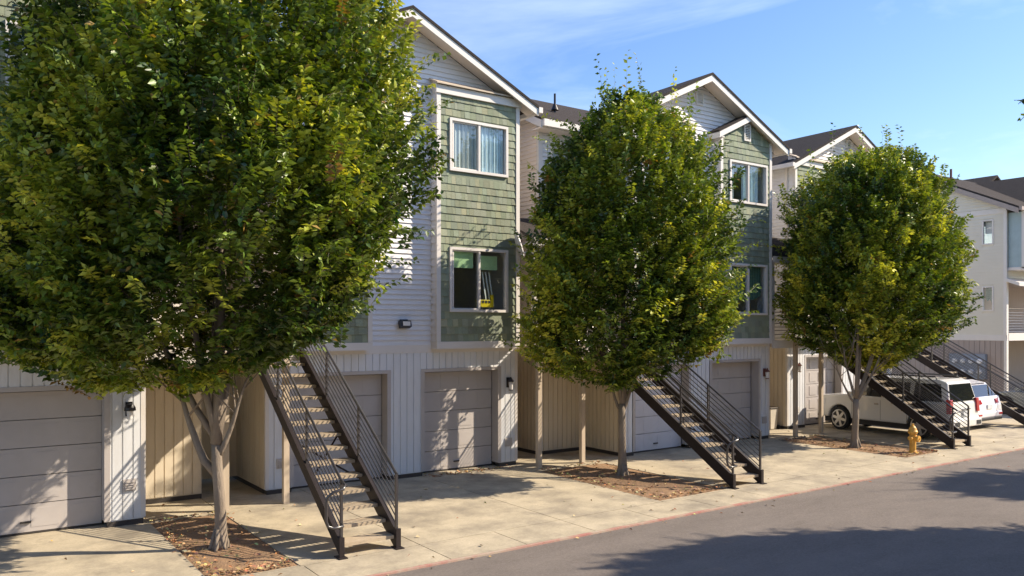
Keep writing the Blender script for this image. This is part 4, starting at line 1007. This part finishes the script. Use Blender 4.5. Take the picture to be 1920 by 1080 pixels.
    # windscreen and rear glass
    def endglass(p, q, nm, fr0, fr1):
        (xa, za), (xb, zb_) = p, q; nx, nz_ = (zb_ - za), -(xb - xa); l = math.hypot(nx, nz_); nx /= l; nz_ /= l
        if (nx > 0) != (xa > 0): nx, nz_ = -nx, -nz_
        A0 = (xa + (xb - xa) * fr0, za + (zb_ - za) * fr0); B0 = (xa + (xb - xa) * fr1, za + (zb_ - za) * fr1)
        wa, wb_ = yw(A0[1]) - .09, yw(B0[1]) - .09; e = .012; g = MB()
        f = lambda P_, w_, s_, ee: (P_[0] + nx * ee, s_ * w_, P_[1] + nz_ * ee)
        g.hexa([f(A0, wa, -1, -.01), f(A0, wa, 1, -.01), f(A0, wa, 1, e), f(A0, wa, -1, e), f(B0, wb_, -1, -.01), f(B0, wb_, 1, -.01), f(B0, wb_, 1, e), f(B0, wb_, -1, e)])
        part(nm, g, M['carglass'])
    endglass(gh[0], gh[1], 'windscreen', .06, .95); endglass(gh[-1], gh[-2], 'rear_window', .10, .90)
    # wheels
    for cx in wb:
        for s_ in (-1, 1):
            y = s_ * (W - .12)
            w_ = MB(); w_.lathe([(wr - .09, -.13), (wr - .02, -.13), (wr, -.10), (wr, .10), (wr - .02, .13), (wr - .09, .13)], (cx, y, wr), axis=1, n=28); wo = part('wheel', w_, M['tyre'], smooth=False)
            r_ = MB(); yy = y + s_ * .135; r_.lathe([(wr * .70, -.02), (wr * .70, .0), (wr * .64, .004)] if s_ > 0 else [(wr * .64, -.004), (wr * .70, 0), (wr * .70, .02)], (cx, yy + s_ * .001, wr), axis=1, n=24)
            rim = part('hub_recess', r_, M['blackplastic'], wo)
            r_ = MB()
            for k in range(6):
                a = k * math.pi / 3 + .2; ca, sa = math.cos(a), math.sin(a); r0, r1 = .05, wr * .70
                q = lambda rr_, tt_: (cx + rr_ * ca - tt_ * sa, yy + s_ * .010, wr + rr_ * sa + tt_ * ca)
                r_.face([q(r0, -.05), q(r1, -.045), q(r1, .045), q(r0, .05)][::s_]); 
            r_.lathe([(.07, -.01), (.07, .018), (.05, .02)] if s_ > 0 else [(.05, -.02), (.07, -.018), (.07, .01)], (cx, yy, wr), axis=1, n=16)
            r_.tube([(cx + wr * .72 * math.cos(a), yy, wr + wr * .72 * math.sin(a)) for a in [k * 2 * math.pi / 24 for k in range(25)]], .022, 6, cap=False)
            part('rim', r_, M['alloy'], wo)
    b = MB(); b.box(-h + .25, h - .25, -W + .16, W - .16, .24, zs + .05); part('underbody', b, M['blackplastic'])
    # arch linings keep the wheel wells dark
    b = MB()
    for cx in wb: b.box(cx - ar - .02, cx + ar + .02, -W + .26, W - .26, zs, wr + ar + .05)
    part('wheel_arch', b, M['blackplastic'])
    if kind == 'suv':
        for s_ in (-1, 1):
            b = MB(); y = s_ * (yw(Hh) - .03); b.tube([(-h + .6, y, Hh - .02), (-h + .65, y, Hh + .06), (h - 2.5, y, Hh + .06), (h - 2.4, y, Hh - .03)], .022, 6); part('roof_rail', b, M['blackplastic'])
            b = MB(); b.box(-h - .02, -h + .15, s_ * W - .03 * (s_ + 1) - .16 * (s_ < 0) * 0 + (-.0), s_ * W + .0, .95, 1.35) if False else b.hexa([(-h - .015, s_ * (W - .20), .86), (-h + .14, s_ * (W - .20), .86), (-h + .14, s_ * (W + .012), .86), (-h - .015, s_ * (W - .01), .86), (-h + .02, s_ * (W - .20), 1.30), (-h + .16, s_ * (W - .20), 1.30), (-h + .16, s_ * (W + .012), 1.30), (-h + .02, s_ * (W - .01), 1.30)]); part('tail_light', b, M['redlens'], bevel=.015)
            b = MB(); b.hexa([(h - .28, s_ * (W - .36), .84), (h - .0, s_ * (W - .36), .84), (h - .06, s_ * (W + .004), .84), (h - .36, s_ * (W + .008), .84), (h - .32, s_ * (W - .36), 1.06), (h - .06, s_ * (W - .36), 1.06), (h - .12, s_ * (W + .004), 1.06), (h - .4, s_ * (W + .008), 1.06)]); part('headlight', b, M['clearlens'], bevel=.01)
            b = MB(); b.box(h - 1.62, h - 1.44, min(s_ * W, s_ * (W + .2)), max(s_ * W, s_ * (W + .2)), belt + .06, belt + .24); part('door_mirror', b, M[paint], bevel=.03)
            b = MB()
            for xx in (h - 1.5, h - 2.65, -h + 1.55): b.box(xx - .005, xx + .005, min(s_ * (W - .001), s_ * (W + .002)), max(s_ * (W - .001), s_ * (W + .002)), zs + .06, belt - .01)
            part('door_seam', b, M['blackplastic'])
            for xx in (h - 2.5, h - 3.55):
                b = MB(); b.box(xx - .09, xx + .09, min(s_ * W, s_ * (W + .035)), max(s_ * W, s_ * (W + .035)), .98, 1.02); part('door_handle', b, M['chrome'], bevel=.008)
        b = MB(); b.box(-h - .10, -h + .1, -W + .03, W - .03, .42, .66); bo = part('rear_bumper', b, M['white_car'], bevel=.04)
        b = MB(); b.box(-h - .115, -h - .102, -W + .12, -W + .42, .47, .60); b.box(-h - .115, -h - .102, W - .42, W - .12, .47, .60); part('bumper_reflector', b, M['blackplastic'], bo)
        b = MB(); b.box(-h - .035, -h + .0, -.30, .30, .95, 1.0); part('tailgate_handle', b, M['chrome'], bevel=.01)
        b = MB(); b.box(-h - .03, -h - .005, -.17, .17, .76, .91); part('licence_plate', b, M['plate'])
        b = MB(); b.box(h - .02, h + .05, -W + .1, W - .1, .40, .62); part('front_bumper', b, M['blackplastic'], bevel=.03)
    elif kind == 'cross':
        for s_ in (-1, 1):
            b = MB(); b.hexa([(-h - .01, s_ * (W - .42), .88), (-h + .14, s_ * (W - .42), .88), (-h + .30, s_ * (W + .008), .90), (-h + .06, s_ * (W - .04), .86), (-h + .05, s_ * (W - .42), 1.02), (-h + .2, s_ * (W - .42), 1.02), (-h + .36, s_ * (W + .008), 1.04), (-h + .12, s_ * (W - .04), 1.06)]); part('tail_light', b, M['redlens'], bevel=.012)
            b = MB(); b.box(-h - .045, -h + .02, min(s_ * (W - .32), s_ * (W - .08)), max(s_ * (W - .32), s_ * (W - .08)), .48, .54); part('rear_reflector', b, M['redlens'])
            b = MB(); b.box(h - 1.5, h - 1.32, min(s_ * W, s_ * (W + .2)), max(s_ * W, s_ * (W + .2)), belt + .06, belt + .2); part('door_mirror', b, M[paint], bevel=.03)
        b = MB(); b.box(-h - .035, -h + .1, -W + .05, W - .05, .40, .60); part('rear_bumper', b, M[paint], bevel=.04)
        b = MB(); b.box(-h - .045, -h + .1, -W + .1, W - .1, .30, .40); part('bumper_skirt', b, M['blackplastic'], bevel=.02)
        b = MB(); b.box(-h - .02, -h + .02, -.17, .17, .70, .85); part('licence_plate', b, M['plate'])
        b = MB(); b.hexa([(-h + .48, -.62, Hh - .15), (-h + .9, -.66, Hh - .07), (-h + .9, .66, Hh - .07), (-h + .48, .62, Hh - .15), (-h + .40, -.62, Hh - .12), (-h + .9, -.66, Hh - .03), (-h + .9, .66, Hh - .03), (-h + .40, .62, Hh - .12)]); part('roof_spoiler', b, M[paint])
    else:
        for s_ in (-1, 1):
            b = MB(); b.box(h - 1.62, h - 1.42, min(s_ * W, s_ * (W + .2)), max(s_ * W, s_ * (W + .2)), belt + .04, belt + .18); part('door_mirror', b, M[paint], bevel=.03)
            b = MB(); b.box(h - .34, h - .03, min(s_ * (W - .35), s_ * (W + .004)), max(s_ * (W - .35), s_ * (W + .004)), .60, .74); part('headlight', b, M['clearlens'], bevel=.02)
    return T
car('suv', (22.45, 12.58, 0), R(90), 'white SUV parked nose-in behind the right-hand tree and staircase', (.765, .80, .85), 'white_car', 'suv')
car('cross', (25.45, 13.35, 0), R(90), 'smaller white crossover with red tail lights parked right of the white SUV', .86, 'white_car2', 'car', 'parked_crossover')
car('sedan', (30.9, 11.7, 0), R(90), 'silver green car half cut off at the right edge of view', .87, 'silver_car', 'car', 'parked_car')
